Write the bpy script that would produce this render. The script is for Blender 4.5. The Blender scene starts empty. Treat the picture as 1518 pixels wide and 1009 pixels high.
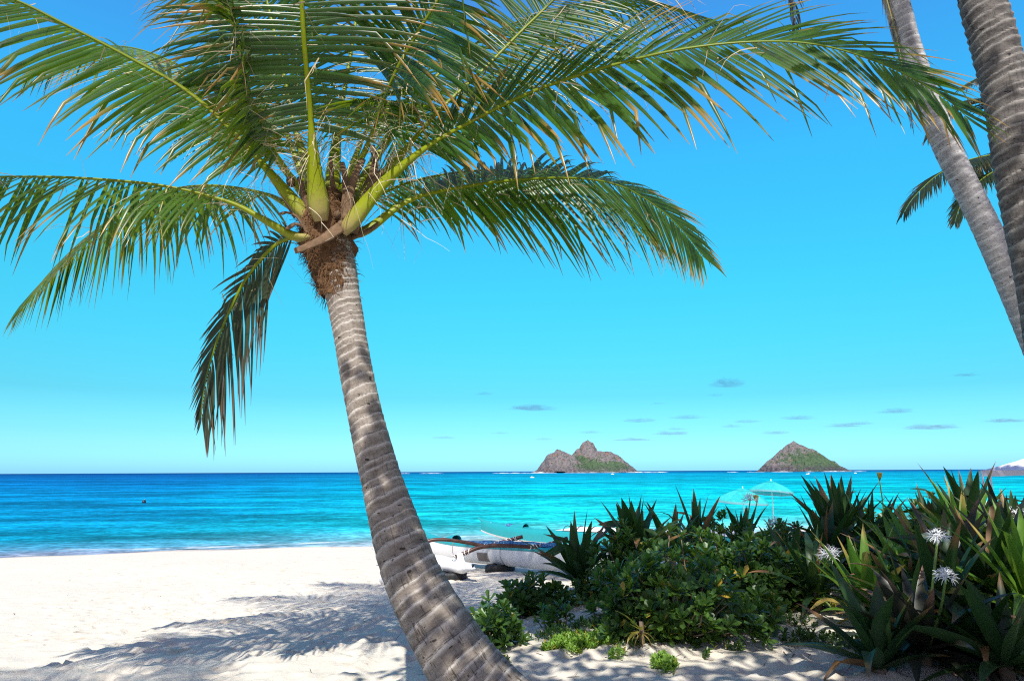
import bpy, math, random
import numpy as np
from mathutils import Vector, Matrix, noise as mnoise
rad = math.radians
sc = bpy.context.scene
COL = sc.collection
V = Vector

# ------------------------------------------------------------------ camera, sky, sun, exposure
F = 1012.0
CAMZ = 3.0
PITCH = math.atan(194.0 / F)
ROLL = 7.0 / 1518
fwd = V((0, math.cos(PITCH), math.sin(PITCH)))
_r0 = V((1, 0, 0)); _u0 = V((0, -math.sin(PITCH), math.cos(PITCH)))
cright = _r0 * math.cos(ROLL) - _u0 * math.sin(ROLL)
cup = _r0 * math.sin(ROLL) + _u0 * math.cos(ROLL)
cam_d = bpy.data.cameras.new('camera')
cam_d.sensor_fit = 'HORIZONTAL'; cam_d.sensor_width = 36.0
cam_d.lens = 36.0 * F / 1518
cam_d.clip_start = 0.05; cam_d.clip_end = 60000
cam = bpy.data.objects.new('camera', cam_d); COL.objects.link(cam)
cam.matrix_world = Matrix(((cright.x, cup.x, -fwd.x, 0), (cright.y, cup.y, -fwd.y, 0),
                           (cright.z, cup.z, -fwd.z, CAMZ), (0, 0, 0, 1)))
sc.camera = cam

SUN_EL, SUN_AZ = 51.0, 187.0
world = bpy.data.worlds.new('World'); sc.world = world; world.use_nodes = True
wn = world.node_tree.nodes; wl = world.node_tree.links
bg = wn['Background']; bg.inputs[1].default_value = 0.1
sky = wn.new('ShaderNodeTexSky'); sky.sky_type = 'NISHITA'; sky.sun_disc = False
sky.sun_elevation = rad(SUN_EL); sky.sun_rotation = rad(SUN_AZ)
tc = wn.new('ShaderNodeTexCoord'); sx = wn.new('ShaderNodeSeparateXYZ')
wl.new(tc.outputs['Generated'], sx.inputs[0])
ramp = wn.new('ShaderNodeValToRGB'); wl.new(sx.outputs[2], ramp.inputs[0])
SKYT = [(0.0, (.50, 1.20, 2.0)), (0.022, (.40, 1.02, 1.62)), (0.035, (.36, .90, 1.30)), (0.055, (.29, .80, 1.05)), (0.105, (.19, .71, .82)),
        (0.174, (.165, .87, .91)), (0.26, (.155, 1.06, 1.05)), (0.42, (.19, 1.30, 1.50)),
        (0.574, (.29, 1.15, 1.65)), (0.70, (.75, .72, 1.15)), (1.0, (.75, .65, .95))]
els = ramp.color_ramp.elements
while len(els) < len(SKYT): els.new(0.5)
for e, (p, c) in zip(els, SKYT):
    e.position = p; e.color = (c[0] / 2, c[1] / 2, c[2] / 2, 1)
sca = wn.new('ShaderNodeVectorMath'); sca.operation = 'SCALE'; sca.inputs[3].default_value = 2.0
wl.new(ramp.outputs[0], sca.inputs[0])
mr = wn.new('ShaderNodeMapRange'); mr.interpolation_type = 'SMOOTHSTEP'
mr.inputs[1].default_value = -0.35; mr.inputs[2].default_value = 0.3; wl.new(sx.outputs[1], mr.inputs[0])
mxr = wn.new('ShaderNodeMix'); mxr.data_type = 'RGBA'; mxr.inputs['A'].default_value = (1.15, 1.0, 1.2, 1) if False else (1, 1, 1, 1)
wl.new(mr.outputs[0], mxr.inputs[0]); mxr.inputs[6].default_value = (.60, .55, .72, 1); wl.new(sca.outputs[0], mxr.inputs[7])
mul = wn.new('ShaderNodeVectorMath'); mul.operation = 'MULTIPLY'
wl.new(sky.outputs[0], mul.inputs[0]); wl.new(mxr.outputs[2], mul.inputs[1]); wl.new(mul.outputs[0], bg.inputs[0])

sd = bpy.data.lights.new('sun', 'SUN'); sd.energy = 3.65; sd.angle = rad(0.53); sd.color = (1.0, .955, .88)
so = bpy.data.objects.new('sun', sd); COL.objects.link(so)
to_sun = V((math.cos(rad(SUN_EL)) * math.sin(rad(SUN_AZ)), math.cos(rad(SUN_EL)) * math.cos(rad(SUN_AZ)), math.sin(rad(SUN_EL))))
so.rotation_euler = to_sun.to_track_quat('Z', 'Y').to_euler()
sc.view_settings.view_transform = 'Standard'; sc.view_settings.look = 'None'
sc.view_settings.gamma = 1.0; sc.view_settings.use_curve_mapping = False
sc.view_settings.exposure = 0.95
sc.render.engine = 'CYCLES'
sc.cycles.max_bounces = 8; sc.cycles.transparent_max_bounces = 8; sc.cycles.volume_bounces = 0
sc.cycles.use_denoising = False; sc.cycles.filter_width = 1.15; sc.cycles.sample_clamp_indirect = 4.0

# ------------------------------------------------------------------ helpers
def ray(px, py):
    return fwd + cright * ((px - 759.0) / F) + cup * ((504.5 - py) / F)
def P(px, py, d):
    r = ray(px, py); return V((0, 0, CAMZ)) + r * (d / r.y)

_rng = np.random.RandomState(7); _tab = _rng.rand(256, 256)
def vn(x, y, s=0):
    x = np.asarray(x, float) + s * 17.3; y = np.asarray(y, float) + s * 9.1
    xi = np.floor(x).astype(int); yi = np.floor(y).astype(int)
    fx = x - xi; fy = y - yi; fx = fx * fx * (3 - 2 * fx); fy = fy * fy * (3 - 2 * fy)
    a = _tab[xi % 256, yi % 256]; b = _tab[(xi + 1) % 256, yi % 256]
    c = _tab[xi % 256, (yi + 1) % 256]; d = _tab[(xi + 1) % 256, (yi + 1) % 256]
    return (a * (1 - fx) + b * fx) * (1 - fy) + (c * (1 - fx) + d * fx) * fy - 0.5
def fbm(x, y, s=0, o=4):
    t = 0; a = 1.0
    for k in range(o):
        t = t + a * vn(np.asarray(x) * 2 ** k, np.asarray(y) * 2 ** k, s + k); a *= .5
    return t

class MB:
    def __init__(s): s.v = []; s.f = []; s.c = []; s.m = []; s.uv = None
    def vert(s, p, c=(0, 0, 0)):
        s.v.append((p[0], p[1], p[2])); s.c.append((c[0], c[1], c[2], 1.0)); return len(s.v) - 1
    def face(s, *i, m=0): s.f.append(i); s.m.append(m)
    def build(s, name, mats, parent=None, smooth=True, loc=None):
        me = bpy.data.meshes.new(name)
        off = loc or V((0, 0, 0))
        vs = s.v if loc is None else [(a - off.x, b - off.y, c - off.z) for a, b, c in s.v]
        me.from_pydata(vs, [], s.f)
        for m in (mats if isinstance(mats, (list, tuple)) else [mats]): me.materials.append(m)
        if any(s.m): me.polygons.foreach_set('material_index', s.m)
        at = me.color_attributes.new('vc', 'FLOAT_COLOR', 'POINT')
        at.data.foreach_set('color', np.array(s.c, dtype=np.float32).ravel())
        if s.uv is not None:
            ul = me.uv_layers.new(name='UVMap'); li = np.zeros(len(me.loops), dtype=np.int32)
            me.loops.foreach_get('vertex_index', li)
            ul.data.foreach_set('uv', np.array(s.uv, dtype=np.float32)[li].ravel())
        if smooth: me.polygons.foreach_set('use_smooth', [True] * len(me.polygons))
        me.update()
        o = bpy.data.objects.new(name, me); COL.objects.link(o)
        if loc is not None and parent is None: o.location = loc
        if parent is not None:
            o.parent = parent
            o.matrix_parent_inverse = Matrix.Translation(parent.location).inverted() if loc is None else Matrix.Identity(4)
        return o

def tag(o, label=None, cat=None, group=None, kind=None):
    if label: o['label'] = label
    if cat: o['category'] = cat
    if group: o['group'] = group
    if kind: o['kind'] = kind
    return o
def empty(name, loc, label=None, cat=None, group=None):
    o = bpy.data.objects.new(name, None); COL.objects.link(o); o.location = loc; o.empty_display_size = .2
    return tag(o, label, cat, group)

def mat(name):
    m = bpy.data.materials.new(name); m.use_nodes = True
    return m, m.node_tree.nodes, m.node_tree.links, m.node_tree.nodes['Principled BSDF']
def simple(name, col, rough=.5, spec=.4, nscale=8, namt=.25, bump=.0, metallic=0):
    m, n, l, b = mat(name)
    tx = n.new('ShaderNodeTexNoise'); tx.inputs['Scale'].default_value = nscale; tx.inputs['Detail'].default_value = 5
    t = n.new('ShaderNodeTexCoord'); l.new(t.outputs['Object'], tx.inputs['Vector'])
    mx = n.new('ShaderNodeMix'); mx.data_type = 'RGBA'
    mx.inputs[6].default_value = tuple(c * (1 - namt) for c in col) + (1,)
    mx.inputs[7].default_value = tuple(min(1, c * (1 + namt)) for c in col) + (1,)
    l.new(tx.outputs[0], mx.inputs[0]); l.new(mx.outputs[2], b.inputs['Base Color'])
    b.inputs['Roughness'].default_value = rough; b.inputs['Specular IOR Level'].default_value = spec
    b.inputs['Metallic'].default_value = metallic
    if bump:
        bp = n.new('ShaderNodeBump'); bp.inputs['Strength'].default_value = bump; bp.inputs['Distance'].default_value = .01
        l.new(tx.outputs[0], bp.inputs['Height']); l.new(bp.outputs[0], b.inputs['Normal'])
    return m
def N(n, typ, **kw):
    x = n.new(typ)
    for k, v in kw.items(): setattr(x, k, v)
    return x
def mixc(n, l, fac, a, b):
    x = n.new('ShaderNodeMix'); x.data_type = 'RGBA'
    for i, s in ((0, fac), (6, a), (7, b)):
        if hasattr(s, 'is_linked') or hasattr(s, 'links'): l.new(s, x.inputs[i])
        elif i == 0: x.inputs[0].default_value = s
        else: x.inputs[i].default_value = tuple(s) + (1,)
    return x.outputs[2]
def mrange(n, l, src, a, b, c=0, d=1, smooth=True):
    x = n.new('ShaderNodeMapRange')
    if smooth: x.interpolation_type = 'SMOOTHSTEP'
    l.new(src, x.inputs[0])
    for i, v in ((1, a), (2, b), (3, c), (4, d)): x.inputs[i].default_value = v
    return x.outputs[0]
def nz(n, l, vec, scale, detail=4, rough=.55, mapping=None):
    t = n.new('ShaderNodeTexNoise'); t.inputs['Scale'].default_value = scale; t.inputs['Detail'].default_value = detail
    t.inputs['Roughness'].default_value = rough
    if mapping:
        mp = n.new('ShaderNodeMapping'); mp.inputs['Scale'].default_value = mapping; l.new(vec, mp.inputs[0]); vec = mp.outputs[0]
    l.new(vec, t.inputs['Vector']); return t.outputs[0]
def math_(n, l, op, a, b=None, c=None):
    x = n.new('ShaderNodeMath'); x.operation = op
    for i, s in enumerate((a, b, c)):
        if s is None: continue
        if isinstance(s, (int, float)): x.inputs[i].default_value = s
        else: l.new(s, x.inputs[i])
    return x.outputs[0]

def leaf_mat(name, g1, g2, tip, dry, rough=.38, trans=.3, tcol=(.30, .42, .05), spec=.45, tipamt=.6):
    m, n, l, b = mat(name)
    at = N(n, 'ShaderNodeAttribute', attribute_name='vc'); sp = n.new('ShaderNodeSeparateXYZ'); l.new(at.outputs['Vector'], sp.inputs[0])
    geo = n.new('ShaderNodeNewGeometry')
    c = mixc(n, l, sp.outputs[1], g1, g2)
    no = nz(n, l, geo.outputs['Position'], 9, 3)
    c = mixc(n, l, math_(n, l, 'MULTIPLY', mrange(n, l, no, .45, .75), .35), c, tuple(x * 1.6 for x in g2))
    tp = mrange(n, l, sp.outputs[0], .6, 1.0)
    c = mixc(n, l, math_(n, l, 'MULTIPLY', tp, tipamt), c, tip)
    c = mixc(n, l, sp.outputs[2], c, dry)
    l.new(c, b.inputs['Base Color'])
    b.inputs['Roughness'].default_value = rough; b.inputs['Specular IOR Level'].default_value = spec
    tr = n.new('ShaderNodeBsdfTranslucent')
    tcx = mixc(n, l, sp.outputs[2], tcol, tuple(min(1, x * 1.2) for x in dry)); l.new(tcx, tr.inputs[0])
    ms = n.new('ShaderNodeMixShader'); ms.inputs[0].default_value = trans
    l.new(b.outputs[0], ms.inputs[1]); l.new(tr.outputs[0], ms.inputs[2])
    l.new(ms.outputs[0], n['Material Output'].inputs[0])
    return m

# ------------------------------------------------------------------ terrain
def ys(x):
    x = np.asarray(x, float)
    return 31.6 + 22 * np.tanh(x * .30 / 22) + .35 * np.sin(x * .45 + 1) + .18 * np.sin(x * 1.3)
def gz(x, y, fine=True):
    x = np.asarray(x, float); y = np.asarray(y, float)
    s = ys(x) - y
    z = np.where(s < 0, np.maximum(s * .07, -6), np.where(s < 10, .07 * s - .0015 * s * s, .55 + .043 * (np.minimum(s, 60) - 10)))
    land = np.clip((s + .2) / 2.5, 0, 1)
    z = z + land * .10 * fbm(x * .25, y * .25, 3, 2)
    z = z + .32 * np.exp(-(((x - 2.9) / 2.2) ** 2 + ((y - 10.2) / 2.0) ** 2)) + .18 * np.exp(-(((x - 5) / 2.5) ** 2 + ((y - 9.5) / 3.0) ** 2))
    z = z + .12 * np.exp(-(((x - 1.2) / .8) ** 2 + ((y - 8.0) / 1.0) ** 2))
    if fine:
        tr = land * (.35 + .65 * np.clip(np.minimum((x + 6.5) / 3, (17 - y) / 4), 0, 1))
        f = fbm(x * 1.7, y * 1.7, 11, 2)
        pits = np.abs(vn(x * 3.1, y * 3.1, 21)) + .6 * np.abs(vn(x * 6.3 + 4, y * 6.3, 22))
        z = z + tr * (.055 * f + .085 * (.25 - pits) + .012 * vn(x * 14, y * 14, 31))
    return z
def gzf(x, y): return float(gz(x, y, True))
def G(px, py):
    r = ray(px, py); t = 3.0
    while t < 60:
        p = V((0, 0, CAMZ)) + r * t
        if p.z < float(gz(p.x, p.y, False)): return p
        t += .02
    return p
def coords(dense, outs, ratio, ends):
    a = list(np.arange(dense[0], dense[1], dense[2])); st = dense[2]; lo = [a[0]]; 
    while lo[-1] > ends[0]: st *= ratio; lo.append(lo[-1] - st)
    hi = [a[-1]]; st = dense[2]
    while hi[-1] < ends[1]: st *= ratio; hi.append(hi[-1] + st)
    return np.array(lo[:0:-1] + a + hi[1:])
def grid_mesh(name, X, Y, Z, m):
    ny, nx = X.shape
    vs = np.stack([X.ravel(), Y.ravel(), Z.ravel()], 1).astype(np.float32)
    i = np.arange((ny - 1) * nx).reshape(ny - 1, nx)[:, :-1].ravel()
    q = np.stack([i, i + 1, i + nx + 1, i + nx], 1).astype(np.int32)
    me = bpy.data.meshes.new(name); me.vertices.add(len(vs)); me.vertices.foreach_set('co', vs.ravel())
    me.loops.add(q.size); me.loops.foreach_set('vertex_index', q.ravel())
    me.polygons.add(len(q)); me.polygons.foreach_set('loop_start', np.arange(0, q.size, 4, dtype=np.int32))
    me.polygons.foreach_set('loop_total', np.full(len(q), 4, dtype=np.int32))
    me.update(calc_edges=True); me.validate()
    me.polygons.foreach_set('use_smooth', [True] * len(q)); me.materials.append(m)
    o = bpy.data.objects.new(name, me); COL.objects.link(o); return o

m_sand, n, l, b = mat('sand')
geo = n.new('ShaderNodeNewGeometry'); pos = geo.outputs['Position']
c = mixc(n, l, nz(n, l, pos, .5, 5), (.545, .50, .415), (.615, .57, .485))
c = mixc(n, l, math_(n, l, 'MULTIPLY', mrange(n, l, nz(n, l, pos, 2.6, 6, .7), .56, .72), .6), c, (.46, .34, .19))
c = mixc(n, l, math_(n, l, 'MULTIPLY', mrange(n, l, nz(n, l, pos, 12, 5, .75), .61, .72), .6), c, (.38, .27, .15))
c = mixc(n, l, math_(n, l, 'MULTIPLY', mrange(n, l, nz(n, l, pos, 170, 2), .6, .8), .35), c, (.42, .34, .24))
spz = n.new('ShaderNodeSeparateXYZ'); l.new(pos, spz.inputs[0])
wet = mrange(n, l, math_(n, l, 'ADD', spz.outputs[2], math_(n, l, 'MULTIPLY', nz(n, l, pos, .8, 4), .05)), .10, .045)
c = mixc(n, l, math_(n, l, 'MULTIPLY', wet, .75), c, (.34, .30, .27))
l.new(c, b.inputs['Base Color']); b.inputs['Roughness'].default_value = .9; b.inputs['Specular IOR Level'].default_value = .15
bp = n.new('ShaderNodeBump'); bp.inputs['Strength'].default_value = .55; bp.inputs['Distance'].default_value = .03
l.new(math_(n, l, 'ADD', nz(n, l, pos, 16, 5, .7), math_(n, l, 'MULTIPLY', nz(n, l, pos, 90, 2), .3)), bp.inputs['Height']); l.new(bp.outputs[0], b.inputs['Normal'])
gx = coords((-9, 8, .045), 0, 1.09, (-420, 420)); gy = coords((4.5, 20, .045), 0, 1.085, (-60, 130))
X, Y = np.meshgrid(gx, gy)
Z = gz(X, Y); rs = np.random.RandomState(12)
def dent(x, y, a, lx, ly, dep):
    i0, i1 = np.searchsorted(gx, (x - .5, x + .5)); j0, j1 = np.searchsorted(gy, (y - .5, y + .5))
    if i1 <= i0 or j1 <= j0: return
    dx = X[j0:j1, i0:i1] - x; dy = Y[j0:j1, i0:i1] - y
    u = (dx * math.cos(a) + dy * math.sin(a)) / lx; v = (-dx * math.sin(a) + dy * math.cos(a)) / ly; r2 = u * u + v * v
    Z[j0:j1, i0:i1] += dep * (-np.exp(-r2 ** 2) + .5 * np.exp(-((np.sqrt(r2) - 1.35) / .35) ** 2))
for k in range(26):          # trails of footprints
    x, y = rs.uniform(-9, 2), rs.uniform(6.5, 18); a = rs.uniform(0, 2 * math.pi); 
    for q in range(rs.randint(5, 16)):
        sd_ = .11 if q % 2 else -.11
        if ys(x) - y > 1.5: dent(x - math.sin(a) * sd_, y + math.cos(a) * sd_, a + rs.uniform(-.2, .2), .15, .065, rs.uniform(.018, .04))
        x += math.cos(a) * .62; y += math.sin(a) * .62; a += rs.uniform(-.15, .15)
for k in range(420): dent(rs.uniform(-8, 4), rs.uniform(5.5, 14), rs.uniform(0, 3), rs.uniform(.08, .17), rs.uniform(.06, .10), rs.uniform(.01, .035))
tag(grid_mesh('sand_beach', X, Y, Z, m_sand), kind='structure')

# water
m_wat, n, l, b = mat('sea_water')
geo = n.new('ShaderNodeNewGeometry'); pos = geo.outputs['Position']
sp = n.new('ShaderNodeSeparateXYZ'); l.new(pos, sp.inputs[0]); wx, wy = sp.outputs[0], sp.outputs[1]
shore = math_(n, l, 'ADD', math_(n, l, 'MULTIPLY', math_(n, l, 'TANH', math_(n, l, 'MULTIPLY', wx, .30 / 22)), 22), 31.6)
dsh = math_(n, l, 'SUBTRACT', wy, shore)
dw = math_(n, l, 'ADD', dsh, math_(n, l, 'MULTIPLY', math_(n, l, 'SUBTRACT', nz(n, l, pos, .12, 3, .5, (.5, 1.4, 1)), .5), 7))
lg = math_(n, l, 'DIVIDE', math_(n, l, 'LOGARITHM', math_(n, l, 'ADD', math_(n, l, 'MAXIMUM', dw, 0.02), 1.0), 10), 4.0)
def rampn(src, stops):
    r = n.new('ShaderNodeValToRGB'); e = r.color_ramp.elements
    while len(e) < len(stops): e.new(.5)
    for q, (p_, c_) in zip(e, stops): q.position = p_; q.color = tuple(c_) + (1,)
    l.new(src, r.inputs[0]); return r.outputs[0]
L10 = lambda d: math.log10(d + 1) / 4
rl = rampn(lg, [(0, (.26, .34, .49)), (L10(2.5), (.09, .34, .52)), (L10(8), (.004, .32, .50)), (L10(22), (.002, .255, .47)), (L10(60), (.001, .215, .45)), (L10(200), (.001, .145, .385)), (L10(900), (.002, .082, .28)), (1, (.001, .034, .15))])
rr = rampn(lg, [(0, (.44, .62, .64)), (L10(3), (.16, .60, .61)), (L10(12), (.012, .52, .54)), (L10(60), (.001, .42, .50)), (L10(200), (.001, .34, .47)), (L10(700), (.001, .25, .42)), (L10(1600), (.001, .12, .30)), (1, (.001, .04, .16))])
side = math_(n, l, 'DIVIDE', math_(n, l, 'ADD', wx, math_(n, l, 'MULTIPLY', math_(n, l, 'SUBTRACT', nz(n, l, pos, .03, 3), .5), 30)), math_(n, l, 'ADD', wy, 12))
c = mixc(n, l, mrange(n, l, side, -.52, .10), rl, rr)
# wind streaks and ripples at several scales
def streak(scale, mp, a, bb, lo, hi):
    return mrange(n, l, nz(n, l, pos, scale, 4, .6, mp), a, bb, lo, hi)
st = math_(n, l, 'MULTIPLY', streak(1.6, (.7, 1.1, 1), .36, .66, .66, 1.22), streak(.30, (.6, 1.2, 1), .35, .66, .66, 1.2))
st = math_(n, l, 'MULTIPLY', st, streak(5.0, (.6, 1.0, 1), .38, .64, .72, 1.22))
st = math_(n, l, 'MULTIPLY', st, streak(.13, (.7, 1.1, 1), .38, .64, .78, 1.18))
st = math_(n, l, 'MULTIPLY', st, streak(.05, (.5, 1.3, 1), .36, .65, .68, 1.18))
st = math_(n, l, 'MULTIPLY', st, streak(.008, (.4, 1.5, 1), .36, .65, .74, 1.14))
vm = n.new('ShaderNodeVectorMath'); vm.operation = 'SCALE'; l.new(c, vm.inputs[0]); l.new(math_(n, l, 'MULTIPLY', st, 1.24), vm.inputs[3])
foam = math_(n, l, 'MULTIPLY', mrange(n, l, nz(n, l, pos, 1.0, 6, .65, (.35, 1.4, 1)), .56, .66), mrange(n, l, dsh, 4.0, .2, 0, 1))
edge = math_(n, l, 'MULTIPLY', mrange(n, l, math_(n, l, 'ABSOLUTE', math_(n, l, 'SUBTRACT', dw, 1.6)), .55, .1), mrange(n, l, nz(n, l, pos, .45, 4, .6), .42, .6))
c = mixc(n, l, math_(n, l, 'MAXIMUM', math_(n, l, 'MULTIPLY', edge, .55), math_(n, l, 'MULTIPLY', foam, .65)), vm.outputs[0], (.75, .82, .86))
l.new(c, b.inputs['Base Color']); b.inputs['Roughness'].default_value = .22; b.inputs['Specular IOR Level'].default_value = .03
b.inputs['IOR'].default_value = 1.12
bp = n.new('ShaderNodeBump'); bp.inputs['Strength'].default_value = .9; bp.inputs['Distance'].default_value = .25
hh = math_(n, l, 'ADD', nz(n, l, pos, .7, 5, .6, (.5, 1.5, 1)), math_(n, l, 'MULTIPLY', nz(n, l, pos, .08, 4, .6, (.5, 1.6, 1)), 3))
l.new(hh, bp.inputs['Height']); l.new(bp.outputs[0], b.inputs['Normal'])
df = n.new('ShaderNodeBsdfDiffuse'); l.new(c, df.inputs[0]); l.new(bp.outputs[0], df.inputs['Normal'])
gl = n.new('ShaderNodeBsdfGlossy'); gl.inputs['Roughness'].default_value = .18; l.new(bp.outputs[0], gl.inputs['Normal'])
ms = n.new('ShaderNodeMixShader'); ms.inputs[0].default_value = .035; l.new(df.outputs[0], ms.inputs[1]); l.new(gl.outputs[0], ms.inputs[2])
l.new(ms.outputs[0], n['Material Output'].inputs[0])
wm = MB()
for q in ((-45000, 8, 0), (45000, 8, 0), (45000, 45000, 0), (-45000, 45000, 0)): wm.vert(q)
wm.face(0, 1, 2, 3)
tag(wm.build('sea_water', m_wat, smooth=False), kind='structure')

# ------------------------------------------------------------------ islands, surf, clouds
m_isl, n, l, b = mat('island_rock')
geo = n.new('ShaderNodeNewGeometry'); pos = geo.outputs['Position']
c = mixc(n, l, nz(n, l, pos, .10, 6, .7, (1, .6, .35)), (.25, .212, .20), (.125, .122, .128))
c = mixc(n, l, mrange(n, l, nz(n, l, pos, .06, 6, .75), .54, .66), c, (.24, .135, .09))
sp = n.new('ShaderNodeSeparateXYZ'); l.new(pos, sp.inputs[0])
at = N(n, 'ShaderNodeAttribute', attribute_name='vc'); s2 = n.new('ShaderNodeSeparateXYZ'); l.new(at.outputs['Vector'], s2.inputs[0])
gr = math_(n, l, 'ADD', nz(n, l, pos, .11, 6, .75), math_(n, l, 'MULTIPLY', s2.outputs[0], .34))
c = mixc(n, l, mrange(n, l, gr, .52, .66), c, (.075, .125, .062))
c = mixc(n, l, mrange(n, l, nz(n, l, pos, .22, 5, .75), .50, .62, 0, .8), c, (.032, .03, .035))
cl = math_(n, l, 'MULTIPLY', math_(n, l, 'MULTIPLY', mrange(n, l, sp.outputs[2], 17, 5), s2.outputs[1]), mrange(n, l, nz(n, l, pos, .22, 4, .6, (1, .5, .12)), .35, .6, .25, 1))
c = mixc(n, l, cl, c, (.055, .05, .065))
l.new(c, b.inputs['Base Color']); b.inputs['Roughness'].default_value = .95; b.inputs['Specular IOR Level'].default_value = .1
bp = n.new('ShaderNodeBump'); bp.inputs['Strength'].default_value = 1.0; bp.inputs['Distance'].default_value = 7
l.new(nz(n, l, pos, .12, 6, .7, (1, 1, .5)), bp.inputs['Height']); l.new(bp.outputs[0], b.inputs['Normal'])

ID = 1500.0
def island(name, humps, x0, x1, label, green, cliff):
    xs = np.arange(P(x0, 699, ID).x - 10, P(x1, 699, ID).x + 10, 1.3); yy = np.arange(-120, 121, 2.6)
    X, Y = np.meshgrid(xs, yy); Z = np.full(X.shape, -4.0); GR = np.zeros(X.shape)
    for prof, yc, dep, pw in humps:
        hx = [P(a, 699, ID + yc).x for a, _ in prof]; hz = [P(a, bb, ID + yc).z for a, bb in prof]
        pz = np.interp(X, hx, hz, left=-4, right=-4)
        t = np.clip(1 - np.abs(Y - yc) / (dep * (.35 + .65 * np.clip(pz / 60, 0, 1))), 0, 1)
        Z = np.maximum(Z, (pz + 4) * t ** pw - 4)
    rg = 1 - 2 * np.abs(fbm(X * .05, Y * .02, 40, 4))
    k = np.clip(Z / 25, 0, 1)
    Z = Z + k * (rg - .6) * 5.0 * np.clip(np.abs(Y) / 25, .12, 1) + np.clip(Z / 8, 0, 1) * 1.6 * fbm(X * .2, Y * .2, 50, 3)
    Z = Z + np.clip(Z / 18, 0, 1) * np.clip(np.abs(Y) / 15, .2, 1) * 6.0 * (vn(X * .11 + .02 * Y, Y * .012, 61) + .6 * vn(X * .26, Y * .02, 62))
    for (gxp, gyp, rx, rz) in green:
        c0 = P(gxp, gyp, ID); GR = np.maximum(GR, np.exp(-(((X - c0.x) / rx) ** 2 + ((Z - c0.z) / rz) ** 2)))
    o = grid_mesh(name, X, Y + ID, Z, m_isl); me = o.data
    at = me.color_attributes.new('vc', 'FLOAT_COLOR', 'POINT')
    cc = np.zeros((X.size, 4), np.float32); cc[:, 0] = GR.ravel(); cc[:, 1] = cliff; cc[:, 3] = 1
    at.data.foreach_set('color', cc.ravel())
    tag(o, label, 'island', 'rocky islands on the horizon', 'structure')
island('island', [
    ([(786, 702), (797, 694), (803, 684), (812, 673), (820, 667.5), (832, 667), (842, 671), (856, 679), (872, 688), (890, 697), (898, 701)], -45, 95, .75),
    ([(836, 700), (846, 678), (855, 666), (862, 659), (867, 655), (873, 653.5), (879, 656.5), (885, 664), (890, 680), (896, 701)], 25, 85, .8),
    ([(846, 700), (858, 680), (874, 670), (890, 668.5), (906, 669), (916, 674), (926, 682), (936, 690), (944, 697), (952, 700)], 0, 100, .7)],
    776, 962, 'twin humped brown island with a pointed peak and green slope', [(872, 690, 26, 12), (905, 691, 30, 9), (860, 681, 12, 8)], .5)
island('island', [
    ([(1122, 698), (1129, 694), (1136, 685), (1150, 675), (1162, 665), (1172, 657.5), (1180, 652.5), (1187, 657), (1202, 664), (1208, 665), (1222, 675), (1240, 687), (1256, 695), (1262, 698)], 0, 110, .85)],
    1112, 1275, 'single cone shaped island right of the twin humped one', [(1190, 685, 50, 20), (1215, 688, 30, 12)], 1.0)

m_foam = simple('sea_foam', (.80, .83, .85), .9, .1, .2, .15)
sf = MB(); random.seed(5)
for (px, w, d, h, py) in ((760, 30, 1330, 1.6, 700), (800, 26, 1330, 2.6, 700), (845, 10, 1330, 1.0, 700), (870, 22, 1330, 1.4, 701), (905, 14, 1330, 1.1, 700), (950, 22, 1340, 2.2, 700),
                      (978, 12, 1340, 1.4, 700), (1086, 8, 1340, 1.5, 700), (1120, 14, 1340, 1.0, 700), (1160, 16, 1340, 1.6, 700), (1240, 24, 1340, 1.6, 700), (1275, 10, 1340, 1.0, 700), (640, 18, 1340, 1.2, 700), (600, 8, 1350, 1.2, 700), (1201, 6, 1340, 1.3, 700)):
    c0 = P(px, 699, d); W = w / F * d; k = max(8, int(W / 2)); prev = None
    for i in range(k + 1):
        u = i / k * 2 - 1; hz = .6 * h * (1 - u * u) * random.uniform(.2, 1.0) + .03; x = c0.x + u * W
        y = d + random.uniform(-3, 3)
        r = [sf.vert((x, y - 4, -.1)), sf.vert((x, y - .8, hz * .8)), sf.vert((x, y + .6, hz)), sf.vert((x, y + 4, -.1))]
        if prev:
            for j in range(3): sf.face(prev[j], r[j], r[j + 1], prev[j + 1])
        prev = r
tag(sf.build('surf', m_foam), 'white surf breaking around the islands', None, None, 'stuff')

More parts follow.
